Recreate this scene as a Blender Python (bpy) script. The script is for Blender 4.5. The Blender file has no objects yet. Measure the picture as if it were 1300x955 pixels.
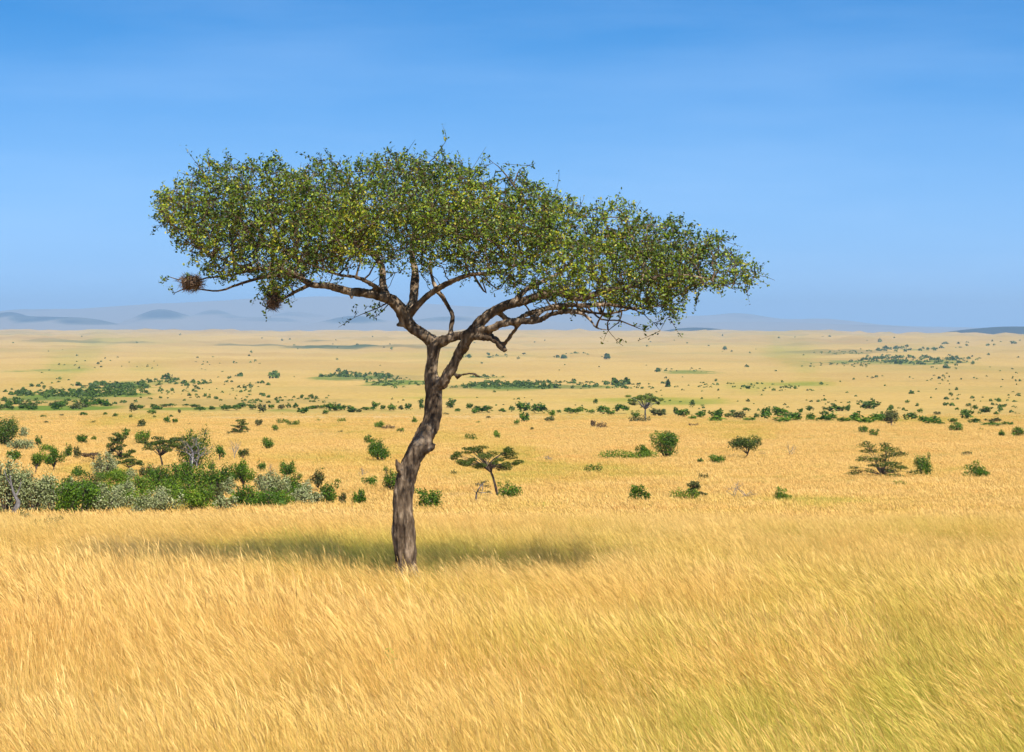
import bpy, math, random
import numpy as np
from mathutils import Vector, kdtree

# ------------------------------------------------------------------ camera, sky, sun, exposure
SC = bpy.context.scene
COL = SC.collection
F, W0, H0, HOR, CAMZ = 3920.0, 1300.0, 955.0, 415.0, 5.0
PITCH = math.atan((H0 / 2 - HOR) / F)
cd = bpy.data.cameras.new('camera'); cam = bpy.data.objects.new('camera', cd); COL.objects.link(cam)
cam.location = (0, 0, CAMZ); cam.rotation_euler = (math.pi / 2 - PITCH, 0, 0)
cd.sensor_width = 36; cd.sensor_fit = 'HORIZONTAL'; cd.lens = 36 * F / W0
cd.clip_start = 0.5; cd.clip_end = 200000
SC.camera = cam

SUN_EL, SUN_AZ = math.radians(53), math.radians(27)       # azimuth: from behind the camera towards the right
S = Vector((math.sin(SUN_AZ) * math.cos(SUN_EL), -math.cos(SUN_AZ) * math.cos(SUN_EL), math.sin(SUN_EL)))
sd = bpy.data.lights.new('sun', 'SUN'); sd.energy = 4.6; sd.angle = math.radians(0.53); sd.color = (1.0, 0.95, 0.87)
so = bpy.data.objects.new('sun', sd); COL.objects.link(so)
so.rotation_euler = S.to_track_quat('Z', 'Y').to_euler(); so.location = (20, -20, 60)

wd = bpy.data.worlds.new('World'); SC.world = wd; wd.use_nodes = True
nt = wd.node_tree; nt.nodes.clear(); N, L = nt.nodes, nt.links
def mth(N, L, op, a, b=None, c=None, clamp=False):
    n = N.new('ShaderNodeMath'); n.operation = op; n.use_clamp = clamp
    for i, v in enumerate((a, b, c)):
        if v is None: continue
        if isinstance(v, (int, float)): n.inputs[i].default_value = v
        else: L.new(v, n.inputs[i])
    return n.outputs[0]
tc = N.new('ShaderNodeTexCoord'); sep = N.new('ShaderNodeSeparateXYZ'); L.new(tc.outputs['Generated'], sep.inputs[0])
zz = mth(N, L, 'MAXIMUM', sep.outputs[2], 0.0)
# the deep clear tropical air: blue sets in low over the horizon
k = mth(N, L, 'EXPONENT', mth(N, L, 'MULTIPLY', mth(N, L, 'MULTIPLY', zz, zz), -18.0))
z2 = mth(N, L, 'MULTIPLY_ADD', mth(N, L, 'SUBTRACT', 1.0, k), 0.80, 0.15)
hyp = mth(N, L, 'SQRT', mth(N, L, 'MAXIMUM', mth(N, L, 'SUBTRACT', 1.0, mth(N, L, 'MULTIPLY', zz, zz)), 0.0001))
sc2 = mth(N, L, 'DIVIDE', mth(N, L, 'SQRT', mth(N, L, 'SUBTRACT', 1.0, mth(N, L, 'MULTIPLY', z2, z2))), hyp)
cmb = N.new('ShaderNodeCombineXYZ')
L.new(mth(N, L, 'MULTIPLY', sep.outputs[0], sc2), cmb.inputs[0]); L.new(mth(N, L, 'MULTIPLY', sep.outputs[1], sc2), cmb.inputs[1]); L.new(z2, cmb.inputs[2])
sky = N.new('ShaderNodeTexSky'); sky.sky_type = 'NISHITA'; sky.sun_disc = False
sky.sun_elevation = SUN_EL; sky.sun_rotation = math.pi - SUN_AZ
sky.altitude = 1600; sky.air_density = 1.0; sky.dust_density = 0.4; sky.ozone_density = 2.0
L.new(cmb.outputs[0], sky.inputs[0])
hs = N.new('ShaderNodeHueSaturation'); hs.inputs['Saturation'].default_value = 1.46; hs.inputs['Value'].default_value = 1.0
L.new(sky.outputs[0], hs.inputs['Color'])
L.new(mth(N, L, 'MULTIPLY_ADD', mth(N, L, 'SUBTRACT', 1.0, mth(N, L, 'EXPONENT', mth(N, L, 'MULTIPLY', mth(N, L, 'MULTIPLY', zz, zz), -140.0))), 0.30, 1.22), hs.inputs['Saturation'])
# faint high cirrus
mp = N.new('ShaderNodeMapping'); mp.inputs['Scale'].default_value = (3.0, 3.0, 22.0); mp.inputs['Rotation'].default_value = (0.05, 0.03, 0.0)
L.new(tc.outputs['Generated'], mp.inputs[0])
cn = N.new('ShaderNodeTexNoise'); cn.inputs['Scale'].default_value = 1.7; cn.inputs['Detail'].default_value = 6; cn.inputs['Roughness'].default_value = 0.55
L.new(mp.outputs[0], cn.inputs['Vector'])
cr = N.new('ShaderNodeMapRange'); cr.inputs[1].default_value = 0.46; cr.inputs[2].default_value = 0.85; cr.inputs[3].default_value = 0; cr.inputs[4].default_value = 0.10
L.new(cn.outputs[0], cr.inputs[0])
mx = N.new('ShaderNodeMix'); mx.data_type = 'RGBA'; mx.inputs['B'].default_value = (7.2, 8.3, 9.6, 1)
L.new(cr.outputs[0], mx.inputs['Factor']); L.new(hs.outputs[0], mx.inputs['A'])
bg = N.new('ShaderNodeBackground'); bg.inputs['Strength'].default_value = 0.108
L.new(mx.outputs['Result'], bg.inputs['Color'])
wo = N.new('ShaderNodeOutputWorld'); L.new(bg.outputs[0], wo.inputs['Surface'])

SC.render.engine = 'CYCLES'
SC.view_settings.view_transform = 'Standard'; SC.view_settings.look = 'None'
SC.view_settings.exposure = 0.68; SC.view_settings.gamma = 1.0; SC.view_settings.use_curve_mapping = False
SC.cycles.use_denoising = True; SC.cycles.max_bounces = 5; SC.cycles.diffuse_bounces = 2; SC.cycles.transmission_bounces = 4
SC.cycles.volume_bounces = 0

# ------------------------------------------------------------------ helpers
rng = np.random.default_rng(11); R = random.Random(5)
def vnoise(p, seed=0):                                              # value noise, p (n,3) -> 0..1
    p = np.asarray(p, float); i = np.floor(p).astype(np.int64); f = p - i; f = f * f * (3 - 2 * f)
    def h(a, b, c):
        n = (a * 374761393 + b * 668265263 + c * 2147483647 + seed * 144665) & 0xffffffff
        n = ((n ^ (n >> 13)) * 1274126177) & 0xffffffff
        return ((n ^ (n >> 16)) & 0xffff) / 65535.0
    o = 0
    for dx in (0, 1):
        for dy in (0, 1):
            for dz in (0, 1):
                o = o + h(i[:, 0] + dx, i[:, 1] + dy, i[:, 2] + dz) * np.where(dx, f[:, 0], 1 - f[:, 0]) * np.where(dy, f[:, 1], 1 - f[:, 1]) * np.where(dz, f[:, 2], 1 - f[:, 2])
    return o
def fbm(p, seed=0, octs=4):
    o, a, s = 0, 0.5, 0
    p = np.asarray(p, float)
    for q in range(octs):
        o = o + a * vnoise(p * 2 ** q, seed + q); s += a; a *= 0.5
    return o / s
def smooth(a, b, x): t = np.clip((x - a) / (b - a), 0, 1); return t * t * (3 - 2 * t)

PY = np.array([-400, 0, 72, 85, 100, 130, 165, 215, 260, 330, 420, 560, 800, 1150, 1500, 2000, 2700, 3400, 4300, 5600, 7500, 10500, 16000, 17500, 21000, 60000.])
PZ = np.array([0, 0, 0, -.62, -1.62, -3.35, -4.95, -6.6, -7.6, -8.9, -10.5, -12.9, -17.4, -22.9, -27.5, -33, -39.8, -42.7, -44.4, -45, -42.8, -35, -23.0, -26, -95, -95.])
_d = np.diff(PZ) / np.diff(PY); _m = np.zeros_like(PZ)
_m[1:-1] = np.where(_d[:-1] * _d[1:] > 0, 2 * _d[:-1] * _d[1:] / (_d[:-1] + _d[1:] - 1e-12), 0)
def profile(y):
    y = np.clip(y, PY[0], PY[-1] - 1e-3); i = np.clip(np.searchsorted(PY, y, side='right') - 1, 0, len(PY) - 2)
    hh = PY[i + 1] - PY[i]; t = (y - PY[i]) / hh
    return PZ[i] * (1 + 2 * t) * (1 - t) ** 2 + _m[i] * hh * t * (1 - t) ** 2 + PZ[i + 1] * t * t * (3 - 2 * t) + _m[i + 1] * hh * t * t * (t - 1)
def terrain(x, y):
    x = np.atleast_1d(np.asarray(x, float)); y = np.atleast_1d(np.asarray(y, float))
    z = profile(y); o = np.zeros_like(x)
    z = z + 0.12 * smooth(90, 130, y) * (fbm(np.stack([x / 9, y / 9, o], 1), 3, 2) - .5) * 2
    for sx, sy, amp, sd_ in ((60, 45, 0.0010, 31), (420, 260, 0.0011, 32), (2600, 1400, 0.0013, 33)):
        z = z + amp * y * smooth(sy * 1.5, sy * 6, y) * (1 - smooth(15500, 18000, y)) * (fbm(np.stack([x / sx, y / sy, o], 1), sd_, 2) - .5) * 2
    u = x / np.maximum(y, 1)
    z = z - 150 * np.clip(u - 0.06, 0, .3) * smooth(7000, 16000, y)
    return z
def tz(x, y): return float(terrain(x, y)[0])
CP, SP = math.cos(PITCH), math.sin(PITCH)
def ray(px, py):
    a, b = (px - W0 / 2) / F, (H0 / 2 - py) / F
    return np.array([a, CP + b * SP, -SP + b * CP])
_T = np.exp(np.linspace(math.log(25), math.log(17500), 1400))
def ground(px, py):                                                 # the place on the ground seen at a pixel
    d = ray(px, py); d = d / d[1]
    z = CAMZ + d[2] * _T; g = terrain(d[0] * _T, _T)
    j = np.nonzero(z < g)[0]
    if not len(j): j = [len(_T) - 1]
    j = max(1, j[0]); a, b = (z - g)[j - 1], (z - g)[j]
    t = _T[j - 1] + (_T[j] - _T[j - 1]) * (a / (a - b + 1e-9) if a > b else 1)
    x = d[0] * t
    return np.array([x, t, tz(x, t)])

def mesh(name, v, f, mats=(), attrs=None, smooth_=False):
    me = bpy.data.meshes.new(name); v = np.asarray(v, np.float32)
    if isinstance(f, np.ndarray):
        n, kk = f.shape
        me.vertices.add(len(v)); me.vertices.foreach_set('co', v.ravel())
        me.loops.add(n * kk); me.loops.foreach_set('vertex_index', f.astype(np.int32).ravel())
        me.polygons.add(n); me.polygons.foreach_set('loop_start', np.arange(n, dtype=np.int32) * kk)
        me.update(calc_edges=True)
    else:
        me.from_pydata(v.tolist(), [], f); me.update()
    for m in mats: me.materials.append(m)
    for an, av in (attrs or {}).items():
        at = me.attributes.new(an, 'FLOAT', 'POINT'); at.data.foreach_set('value', np.asarray(av, np.float32))
    if smooth_: me.polygons.foreach_set('use_smooth', np.ones(len(me.polygons), bool))
    return me
def put(name, me, parent=None, loc=None):
    o = bpy.data.objects.new(name, me); COL.objects.link(o)
    if loc is not None: o.location = loc
    if parent is not None: o.parent = parent
    return o
def tag(o, label=None, cat=None, group=None, kind=None):
    for kx, vx in (('label', label), ('category', cat), ('group', group), ('kind', kind)):
        if vx: o[kx] = vx
    return o

class Tubes:                                                        # tapered tubes joined in one mesh
    def __init__(s): s.v, s.f, s.n = [], [], 0
    def add(s, pts, rad, sides=5, cap=True, rough=0.0):
        p = np.asarray(pts, float); m = len(p)
        if m < 2: return
        rad = np.asarray(rad, float) * np.ones(m)
        t = np.gradient(p, axis=0); t /= np.linalg.norm(t, axis=1)[:, None] + 1e-9
        ref = np.array([0.31, 0.9, 0.27]) if abs(t[:, 1]).mean() < .8 else np.array([0.9, .2, .3])
        u = np.cross(t, ref); u /= np.linalg.norm(u, axis=1)[:, None] + 1e-9; w = np.cross(t, u)
        a = np.arange(sides) * 2 * math.pi / sides
        ring = p[:, None] + rad[:, None, None] * (np.cos(a)[None, :, None] * u[:, None] + np.sin(a)[None, :, None] * w[:, None])
        s.v.append(ring.reshape(-1, 3)); b = s.n
        i = np.arange(m - 1)[:, None] * sides; j = np.arange(sides)[None]; j2 = (j + 1) % sides
        q = np.stack([b + i + j, b + i + j2, b + i + sides + j2, b + i + sides + j], -1).reshape(-1, 4)
        s.f += q.tolist()
        if cap: s.f.append(list(range(b, b + sides))[::-1]); s.f.append(list(range(b + (m - 1) * sides, b + m * sides)))
        s.n += m * sides
    def mesh(s, name, mats, sm=True): return mesh(name, np.concatenate(s.v), s.f, mats, None, sm)
def catmull(pts, step):
    p = np.asarray(pts, float); p = np.vstack([2 * p[0] - p[1], p, 2 * p[-1] - p[-2]]); out = []
    for i in range(1, len(p) - 2):
        n = max(1, int(np.linalg.norm(p[i + 1, :3] - p[i, :3]) / step)); t = np.arange(n)[:, None] / n
        a, b, c, d = p[i - 1], p[i], p[i + 1], p[i + 2]
        out.append(.5 * (2 * b + (c - a) * t + (2 * a - 5 * b + 4 * c - d) * t ** 2 + (3 * b - a - 3 * c + d) * t ** 3))
    out.append(p[-2][None]); return np.vstack(out)
def leaf_quads(c, nrm, length, width, tilt=None):                   # diamond leaves; c (n,3) centres, nrm (n,3) facing
    n = len(c); nrm = nrm / (np.linalg.norm(nrm, axis=1)[:, None] + 1e-9)
    r = rng.normal(size=(n, 3)) if tilt is None else tilt
    u = np.cross(nrm, r); u /= np.linalg.norm(u, axis=1)[:, None] + 1e-9; w = np.cross(nrm, u)
    le, wi = (length * np.ones(n))[:, None] / 2, (width * np.ones(n))[:, None] / 2
    v = np.stack([c - u * le, c + w * wi - u * le * .15, c + u * le + nrm * le * .25, c - w * wi - u * le * .15], 1).reshape(-1, 3)
    return v, np.arange(n * 4).reshape(n, 4)

# ------------------------------------------------------------------ materials
def mat(name):
    m = bpy.data.materials.new(name); m.use_nodes = True; m.node_tree.nodes.clear()
    return m, m.node_tree.nodes, m.node_tree.links
def ramp(N, L, fac, stops):
    r = N.new('ShaderNodeValToRGB'); e = r.color_ramp.elements
    while len(e) > 1: e.remove(e[-1])
    e[0].position = stops[0][0]; e[0].color = (*stops[0][1], 1)
    for p, c in stops[1:]: e.new(p).color = (*c, 1)
    L.new(fac, r.inputs[0]); return r.outputs[0]
def noise(N, L, scale, vec=None, detail=3, rough=.55):
    n = N.new('ShaderNodeTexNoise'); n.inputs['Scale'].default_value = scale; n.inputs['Detail'].default_value = detail; n.inputs['Roughness'].default_value = rough
    if vec is not None: L.new(vec, n.inputs['Vector'])
    return n.outputs[0]
def mixc(N, L, f, a, b, mode='MIX'):
    m = N.new('ShaderNodeMix'); m.data_type = 'RGBA'; m.blend_type = mode
    for i, v in (('Factor', f), ('A', a), ('B', b)):
        if isinstance(v, tuple): m.inputs[i].default_value = (*v, 1)
        elif isinstance(v, (int, float)): m.inputs[i].default_value = v
        else: L.new(v, m.inputs[i])
    return m.outputs['Result']
def attr(N, name, kind='GEOMETRY'):
    a = N.new('ShaderNodeAttribute'); a.attribute_name = name; a.attribute_type = kind; return a.outputs['Fac']
def leafy(name, stops, trans=.35, tint=(1.25, 1.3, .55), spec=.25):
    m, N, L = mat(name)
    c = ramp(N, L, attr(N, 'tone'), stops)
    pb = N.new('ShaderNodeBsdfPrincipled'); pb.inputs['Roughness'].default_value = .5; pb.inputs['Specular IOR Level'].default_value = spec
    L.new(c, pb.inputs['Base Color'])
    tr = N.new('ShaderNodeBsdfTranslucent'); L.new(mixc(N, L, 1.0, c, tint, 'MULTIPLY'), tr.inputs[0])
    ms = N.new('ShaderNodeMixShader'); ms.inputs[0].default_value = trans
    L.new(pb.outputs[0], ms.inputs[1]); L.new(tr.outputs[0], ms.inputs[2])
    o = N.new('ShaderNodeOutputMaterial'); L.new(ms.outputs[0], o.inputs[0]); return m
M = {}
M['tree_leaf'] = leafy('tree_leaf', [(0, (.024, .050, .005)), (.35, (.075, .125, .007)), (.75, (.20, .27, .012)), (.95, (.36, .42, .018)), (1, (.46, .40, .03))], .24, (1.3, 1.25, .5), .35)
M['green'] = leafy('bush_green', [(0, (.024, .065, .004)), (.5, (.085, .175, .009)), (1, (.21, .32, .018))], .34)
M['bright'] = leafy('bush_bright', [(0, (.045, .105, .006)), (.5, (.14, .24, .011)), (1, (.30, .38, .03))], .34)
M['silver'] = leafy('bush_silver', [(0, (.10, .125, .035)), (.5, (.30, .325, .12)), (1, (.56, .56, .31))], .2, (1.1, 1.1, .8))
M['olive'] = leafy('bush_olive', [(0, (.05, .055, .012)), (.5, (.11, .12, .025)), (1, (.20, .19, .05))], .25)
M['thorn'] = leafy('thorn_leaf', [(0, (.025, .042, .006)), (.5, (.080, .115, .012)), (1, (.19, .225, .022))], .3)
M['pale'] = leafy('pale_tree_leaf', [(0, (.07, .11, .015)), (.5, (.16, .21, .025)), (1, (.28, .32, .05))], .3)
M['dry'] = leafy('dry_leaf', [(0, (.08, .05, .02)), (.5, (.16, .10, .045)), (1, (.26, .18, .09))], .2, (1.1, 1, .8))
M['far'] = leafy('far_leaf', [(0, (.035, .070, .008)), (.5, (.080, .140, .012)), (1, (.18, .23, .025))], .25)

def bark(name, dark, mid, light, scale):
    m, N, L = mat(name); g = N.new('ShaderNodeNewGeometry')
    mpn = N.new('ShaderNodeMapping'); mpn.inputs['Scale'].default_value = (scale, scale, scale * .28); L.new(g.outputs['Position'], mpn.inputs[0])
    n1 = noise(N, L, 9.0, mpn.outputs[0], 6, .65); n2 = noise(N, L, 2.2, g.outputs['Position'], 3)
    vo = N.new('ShaderNodeTexVoronoi'); vo.feature = 'DISTANCE_TO_EDGE'; vo.inputs['Scale'].default_value = 5.5; L.new(mpn.outputs[0], vo.inputs['Vector'])
    v = mth(N, L, 'MULTIPLY_ADD', n2, .45, mth(N, L, 'MULTIPLY', n1, .62))
    v = mth(N, L, 'MULTIPLY_ADD', mth(N, L, 'MINIMUM', vo.outputs['Distance'], .22), .55, mth(N, L, 'SUBTRACT', v, .1))
    c = ramp(N, L, v, [(.38, dark), (.52, mid), (.68, light)])
    pb = N.new('ShaderNodeBsdfPrincipled'); pb.inputs['Roughness'].default_value = .9; pb.inputs['Specular IOR Level'].default_value = .15
    L.new(c, pb.inputs['Base Color'])
    b = N.new('ShaderNodeBump'); b.inputs['Strength'].default_value = 1.0; b.inputs['Distance'].default_value = .06; L.new(v, b.inputs['Height']); L.new(b.outputs[0], pb.inputs['Normal'])
    o = N.new('ShaderNodeOutputMaterial'); L.new(pb.outputs[0], o.inputs[0]); return m
M['bark'] = bark('tree_bark', (.055, .036, .022), (.165, .115, .070), (.44, .33, .22), 1.0)
M['twig'] = bark('twig_bark', (.055, .035, .018), (.13, .085, .045), (.24, .165, .095), 1.0)
M['stem'] = bark('bush_stem', (.05, .035, .025), (.12, .085, .06), (.22, .17, .13), .5)
M['grey_wood'] = bark('dead_wood', (.10, .085, .075), (.24, .215, .20), (.46, .43, .41), .6)

# patches of fresher grass, in world coordinates, shared by the ground and the standing grass
PATCH = [  # pixel where it lies, half width in px, half height in px, strength
    (395, 585, 120, 9, .55), (690, 596, 170, 10, .45), (470, 592, 60, 8, .3), (330, 563, 80, 7, .3), (560, 505, 160, 4, .55), (790, 508, 120, 4, .6), (1000, 488, 60, 3, .9), (970, 492, 90, 4, .5), (1240, 533, 120, 5, .45),
    (470, 455, 90, 4, .4), (330, 497, 90, 3, .3), (1000, 640, 200, 6, .3), (900, 512, 80, 4, .45), (60, 470, 120, 5, .3), (190, 432, 130, 5, .35), (480, 474, 110, 3, .4), (640, 452, 180, 6, .25), (900, 440, 120, 8, .25), (1150, 470, 160, 5, .2)]
_P = []
for px, py, hw, hh, st in PATCH:
    a, b, c = ground(px, py), ground(px, py + hh), ground(px, py - hh)
    _P.append((a[0], a[1], hw / F * a[1], max(abs(c[1] - b[1]) / 2, 3), st))
def green_at(x, y):
    o = np.zeros_like(x)
    n = fbm(np.stack([x / (6 + y * .022), y / (14 + y * .06), o], 1), 71, 4)
    g = .55 * smooth(.50, .80, n) * (.25 + .75 * smooth(110, 200, y)) + .35 * smooth(.5, .75, fbm(np.stack([x / 2.2, y / 3.5, o], 1), 5, 3)) * (1 - smooth(120, 300, y))
    for cx, cy, rx, ry, st in _P:
        q = ((x - cx) / rx) ** 2 + ((y - cy) / ry) ** 2
        g = g + st * np.exp(-q * 1.3) * (.55 + .9 * n)
    # greener sward in the foreground right of the tree and below its crown
    g = g + .62 * smooth(-.05, .10, x / np.maximum(y, 1)) * (1 - smooth(38, 62, y)) * (.15 + 1.4 * smooth(.3, .7, fbm(np.stack([x / .55, y / 1.0, o], 1), 6, 3)))
    q = ((x + 2.6) / 6.0) ** 2 + ((y - 65) / 5.0) ** 2
    g = g + .75 * np.exp(-q * 1.2)
    g = g - .30 * (1 - smooth(-.13, -.05, x / np.maximum(y, 1))) * (1 - smooth(55, 80, y))
    return np.clip(g, 0, 1)

def grass_colour(N, L, height, green, rnd, pos):
    base = ramp(N, L, green, [(0, (.54, .385, .088)), (.35, (.47, .37, .055)), (.7, (.27, .34, .026)), (1, (.15, .28, .016))])
    tip = ramp(N, L, green, [(0, (.88, .645, .190)), (.4, (.82, .61, .145)), (1, (.62, .56, .09))])
    c = mixc(N, L, height, base, tip)
    warm = ramp(N, L, noise(N, L, .11, pos, 3), [(.3, (1.02, .93, .86)), (.5, (1, 1, .97)), (.7, (1.10, 1.12, 1.22))])
    c = mixc(N, L, .75, c, warm, 'MULTIPLY')
    return mixc(N, L, 1.0, c, ramp(N, L, rnd, [(0, (.56, .45, .34)), (.45, (1, .97, .92)), (1, (1.30, 1.33, 1.50))]), 'MULTIPLY')
m, N, L = mat('grass'); M['grass'] = m
g = N.new('ShaderNodeNewGeometry')
c = grass_colour(N, L, attr(N, 'height'), attr(N, 'green', 'INSTANCER'), attr(N, 'tone'), g.outputs['Position'])
c = mixc(N, L, attr(N, 'seed_head'), c, mixc(N, L, 1.0, c, (1.0, .90, .95), 'MULTIPLY'))
df = N.new('ShaderNodeBsdfPrincipled'); df.inputs['Roughness'].default_value = .55; df.inputs['Specular IOR Level'].default_value = .25; L.new(c, df.inputs['Base Color'])
tr = N.new('ShaderNodeBsdfTranslucent'); L.new(c, tr.inputs[0]); ms = N.new('ShaderNodeMixShader'); ms.inputs[0].default_value = .4
L.new(df.outputs[0], ms.inputs[1]); L.new(tr.outputs[0], ms.inputs[2]); o = N.new('ShaderNodeOutputMaterial'); L.new(ms.outputs[0], o.inputs[0])

m, N, L = mat('ground'); M['ground'] = m
g = N.new('ShaderNodeNewGeometry'); pos = g.outputs['Position']
mpn = N.new('ShaderNodeMapping'); mpn.inputs['Scale'].default_value = (1, .5, 1); L.new(pos, mpn.inputs[0])
fine = noise(N, L, .35, mpn.outputs[0], 8, .7); mid = noise(N, L, .02, mpn.outputs[0], 6, .65); big = noise(N, L, .0016, mpn.outputs[0], 6, .6)
gr = attr(N, 'green'); dk = attr(N, 'wood')
gg = mth(N, L, 'ADD', gr, mth(N, L, 'MULTIPLY', mth(N, L, 'SUBTRACT', mid, .5), .5), clamp=True)
c = ramp(N, L, gg, [(0, (.375, .252, .080)), (.3, (.36, .25, .072)), (.65, (.27, .225, .048)), (1, (.15, .18, .028))])
c = mixc(N, L, .8, c, ramp(N, L, fine, [(.3, (.72, .70, .66)), (.55, (1, 1, 1)), (.75, (1.16, 1.16, 1.16))]), 'MULTIPLY')
c = mixc(N, L, .8, c, ramp(N, L, big, [(.32, (.80, .76, .70)), (.5, (1, 1, 1)), (.68, (1.14, 1.13, 1.14))]), 'MULTIPLY')
mpb = N.new('ShaderNodeMapping'); mpb.inputs['Scale'].default_value = (.28, 1.0, 1); L.new(pos, mpb.inputs[0])
band_ = mth(N, L, 'ADD', mth(N, L, 'MULTIPLY', noise(N, L, .0042, mpb.outputs[0], 7, .68), .5), mth(N, L, 'MULTIPLY', noise(N, L, .0011, mpb.outputs[0], 5, .6), .5))
ol = mth(N, L, 'MULTIPLY', mth(N, L, 'SUBTRACT', band_, .50), 6.0, clamp=True)
c = mixc(N, L, mth(N, L, 'MULTIPLY', ol, .62), c, (.215, .190, .060))
c = mixc(N, L, attr(N, 'bare'), c, (.50, .34, .18))
sn = noise(N, L, .014, pos, 8, .78)
sb = mth(N, L, 'MULTIPLY', mth(N, L, 'SUBTRACT', mth(N, L, 'ADD', sn, mth(N, L, 'MULTIPLY', attr(N, 'scrub'), .30)), .62), 9.0, clamp=True)
c = mixc(N, L, mth(N, L, 'MULTIPLY', sb, mth(N, L, 'MULTIPLY', attr(N, 'scrub'), 1.2, clamp=True)), c, (.095, .135, .022))
c = mixc(N, L, dk, c, (.05, .075, .03))
df = N.new('ShaderNodeBsdfDiffuse'); df.inputs['Roughness'].default_value = 1; L.new(c, df.inputs[0])
b = N.new('ShaderNodeBump'); b.inputs['Strength'].default_value = .5; b.inputs['Distance'].default_value = .4; L.new(fine, b.inputs['Height']); L.new(b.outputs[0], df.inputs['Normal'])
o = N.new('ShaderNodeOutputMaterial'); L.new(df.outputs[0], o.inputs[0])

m, N, L = mat('hill'); M['hill'] = m
g = N.new('ShaderNodeNewGeometry'); pos = g.outputs['Position']
mpn = N.new('ShaderNodeMapping'); mpn.inputs['Scale'].default_value = (1, .6, 1); L.new(pos, mpn.inputs[0])
a = mth(N, L, 'ADD', attr(N, 'wood'), mth(N, L, 'MULTIPLY', mth(N, L, 'SUBTRACT', noise(N, L, .0011, mpn.outputs[0], 7, .65), .5), 1.1), clamp=True)
c = ramp(N, L, a, [(.25, (.27, .23, .17)), (.48, (.12, .12, .08)), (.68, (.02, .03, .02))])
df = N.new('ShaderNodeBsdfDiffuse'); L.new(c, df.inputs[0]); o = N.new('ShaderNodeOutputMaterial'); L.new(df.outputs[0], o.inputs[0])

# ------------------------------------------------------------------ ground, far hills, haze
def build_ground():
    ys = np.concatenate([np.linspace(-350, 20, 14), np.exp(np.linspace(math.log(26), math.log(22500), 420))])
    us = np.linspace(-1, 1, 221)
    Wd = np.where(ys < 20, 350, 0) + (ys >= 20) * (60 + 290 * np.exp(-np.clip(ys - 20, 0, None) / 60) + .34 * ys)
    X = us[None] * Wd[:, None]; Y = np.repeat(ys[:, None], len(us), 1)
    x, y = X.ravel(), Y.ravel(); z = terrain(x, y)
    n, kk = X.shape; i = np.arange(n - 1)[:, None] * kk; j = np.arange(kk - 1)[None]
    f = np.stack([i + j, i + j + 1, i + kk + j + 1, i + kk + j], -1).reshape(-1, 4)
    wood = np.zeros_like(x); bare = np.zeros_like(x); o = np.zeros_like(x); scrub = np.zeros_like(x)
    for px, py, hw, hh, st in ((75, 518, 90, 4, .9), (110, 501, 90, 5, .85), (150, 491, 50, 4, .8), (250, 519, 90, 3, .7), (650, 490, 70, 4, .95), (745, 490, 60, 3, .7), (1140, 458, 110, 4, .75), (450, 477, 60, 3, .8), (510, 486, 55, 4, .8), (440, 522, 130, 3.5, .55), (700, 525, 130, 4, .5), (1000, 535, 130, 4, .6), (1160, 538, 140, 4, .55), (1150, 444, 40, 1.5, .7), (880, 471, 50, 1.5, .7), (1090, 447, 60, 1.2, .6), (620, 479, 30, 1.5, .8), (60, 470, 60, 1.5, .6), (200, 484, 70, 3, .6), (1240, 536, 80, 4, .5), (1050, 463, 60, 2, .5), (620, 453, 90, 2, .5)):
        a, b_, c_ = ground(px, py), ground(px, py + hh), ground(px, py - hh)
        q = ((x - a[0]) / (hw / F * a[1])) ** 2 + ((y - a[1]) / max(abs(c_[1] - b_[1]) / 2, 5)) ** 2
        scrub = np.maximum(scrub, st * smooth(1.6, .3, q))
    for px, py, hw, hh, st in ((415, 440, 95, 3.0, .95), (330, 437, 60, 1.6, .6), (120, 433, 90, 2.0, .5), (60, 431, 60, 1.5, .4), (405, 431, 12, 1.5, .6), (520, 439, 60, 1.6, .45), (100, 506, 120, 4, .25), (1080, 447, 80, 2, .3), (660, 490, 110, 4, .3), (480, 478, 60, 3, .3), (240, 510, 240, 5, .25)):
        a, b_, c_ = ground(px, py), ground(px, py + hh), ground(px, py - hh)
        q = ((x - a[0]) / (hw / F * a[1])) ** 2 + ((y - a[1]) / max(abs(c_[1] - b_[1]) / 2, 5)) ** 2
        wood = np.maximum(wood, st * smooth(1.25, .55, q + .9 * (fbm(np.stack([x / (y * .012 + 1), y / (y * .03 + 1), o], 1), 9, 3) - .5)))
    for px, py, hw, hh, st in ((440, 591, 90, 1.6, .55), (560, 606, 70, 1.5, .5), (300, 632, 14, 5, .8), (930, 541, 260, 2.5, .35), (480, 531, 260, 2.5, .3), (560, 529, 40, 1.2, .3)):
        a, b_, c_ = ground(px, py), ground(px, py + hh), ground(px, py - hh)
        q = ((x - a[0]) / (hw / F * a[1])) ** 2 + ((y - a[1]) / max(abs(c_[1] - b_[1]) / 2, 2)) ** 2
        bare = np.maximum(bare, st * smooth(1.3, .4, q))
    me = mesh('ground', np.stack([x, y, z], 1), f, [M['ground']], {'green': green_at(x, y) * .8, 'wood': np.clip(wood, 0, 1), 'bare': bare, 'scrub': scrub}, True)
    tag(put('ground', me), 'golden grass plain falling to a broad valley and rising to the horizon', 'ground', kind='structure')
build_ground()

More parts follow.
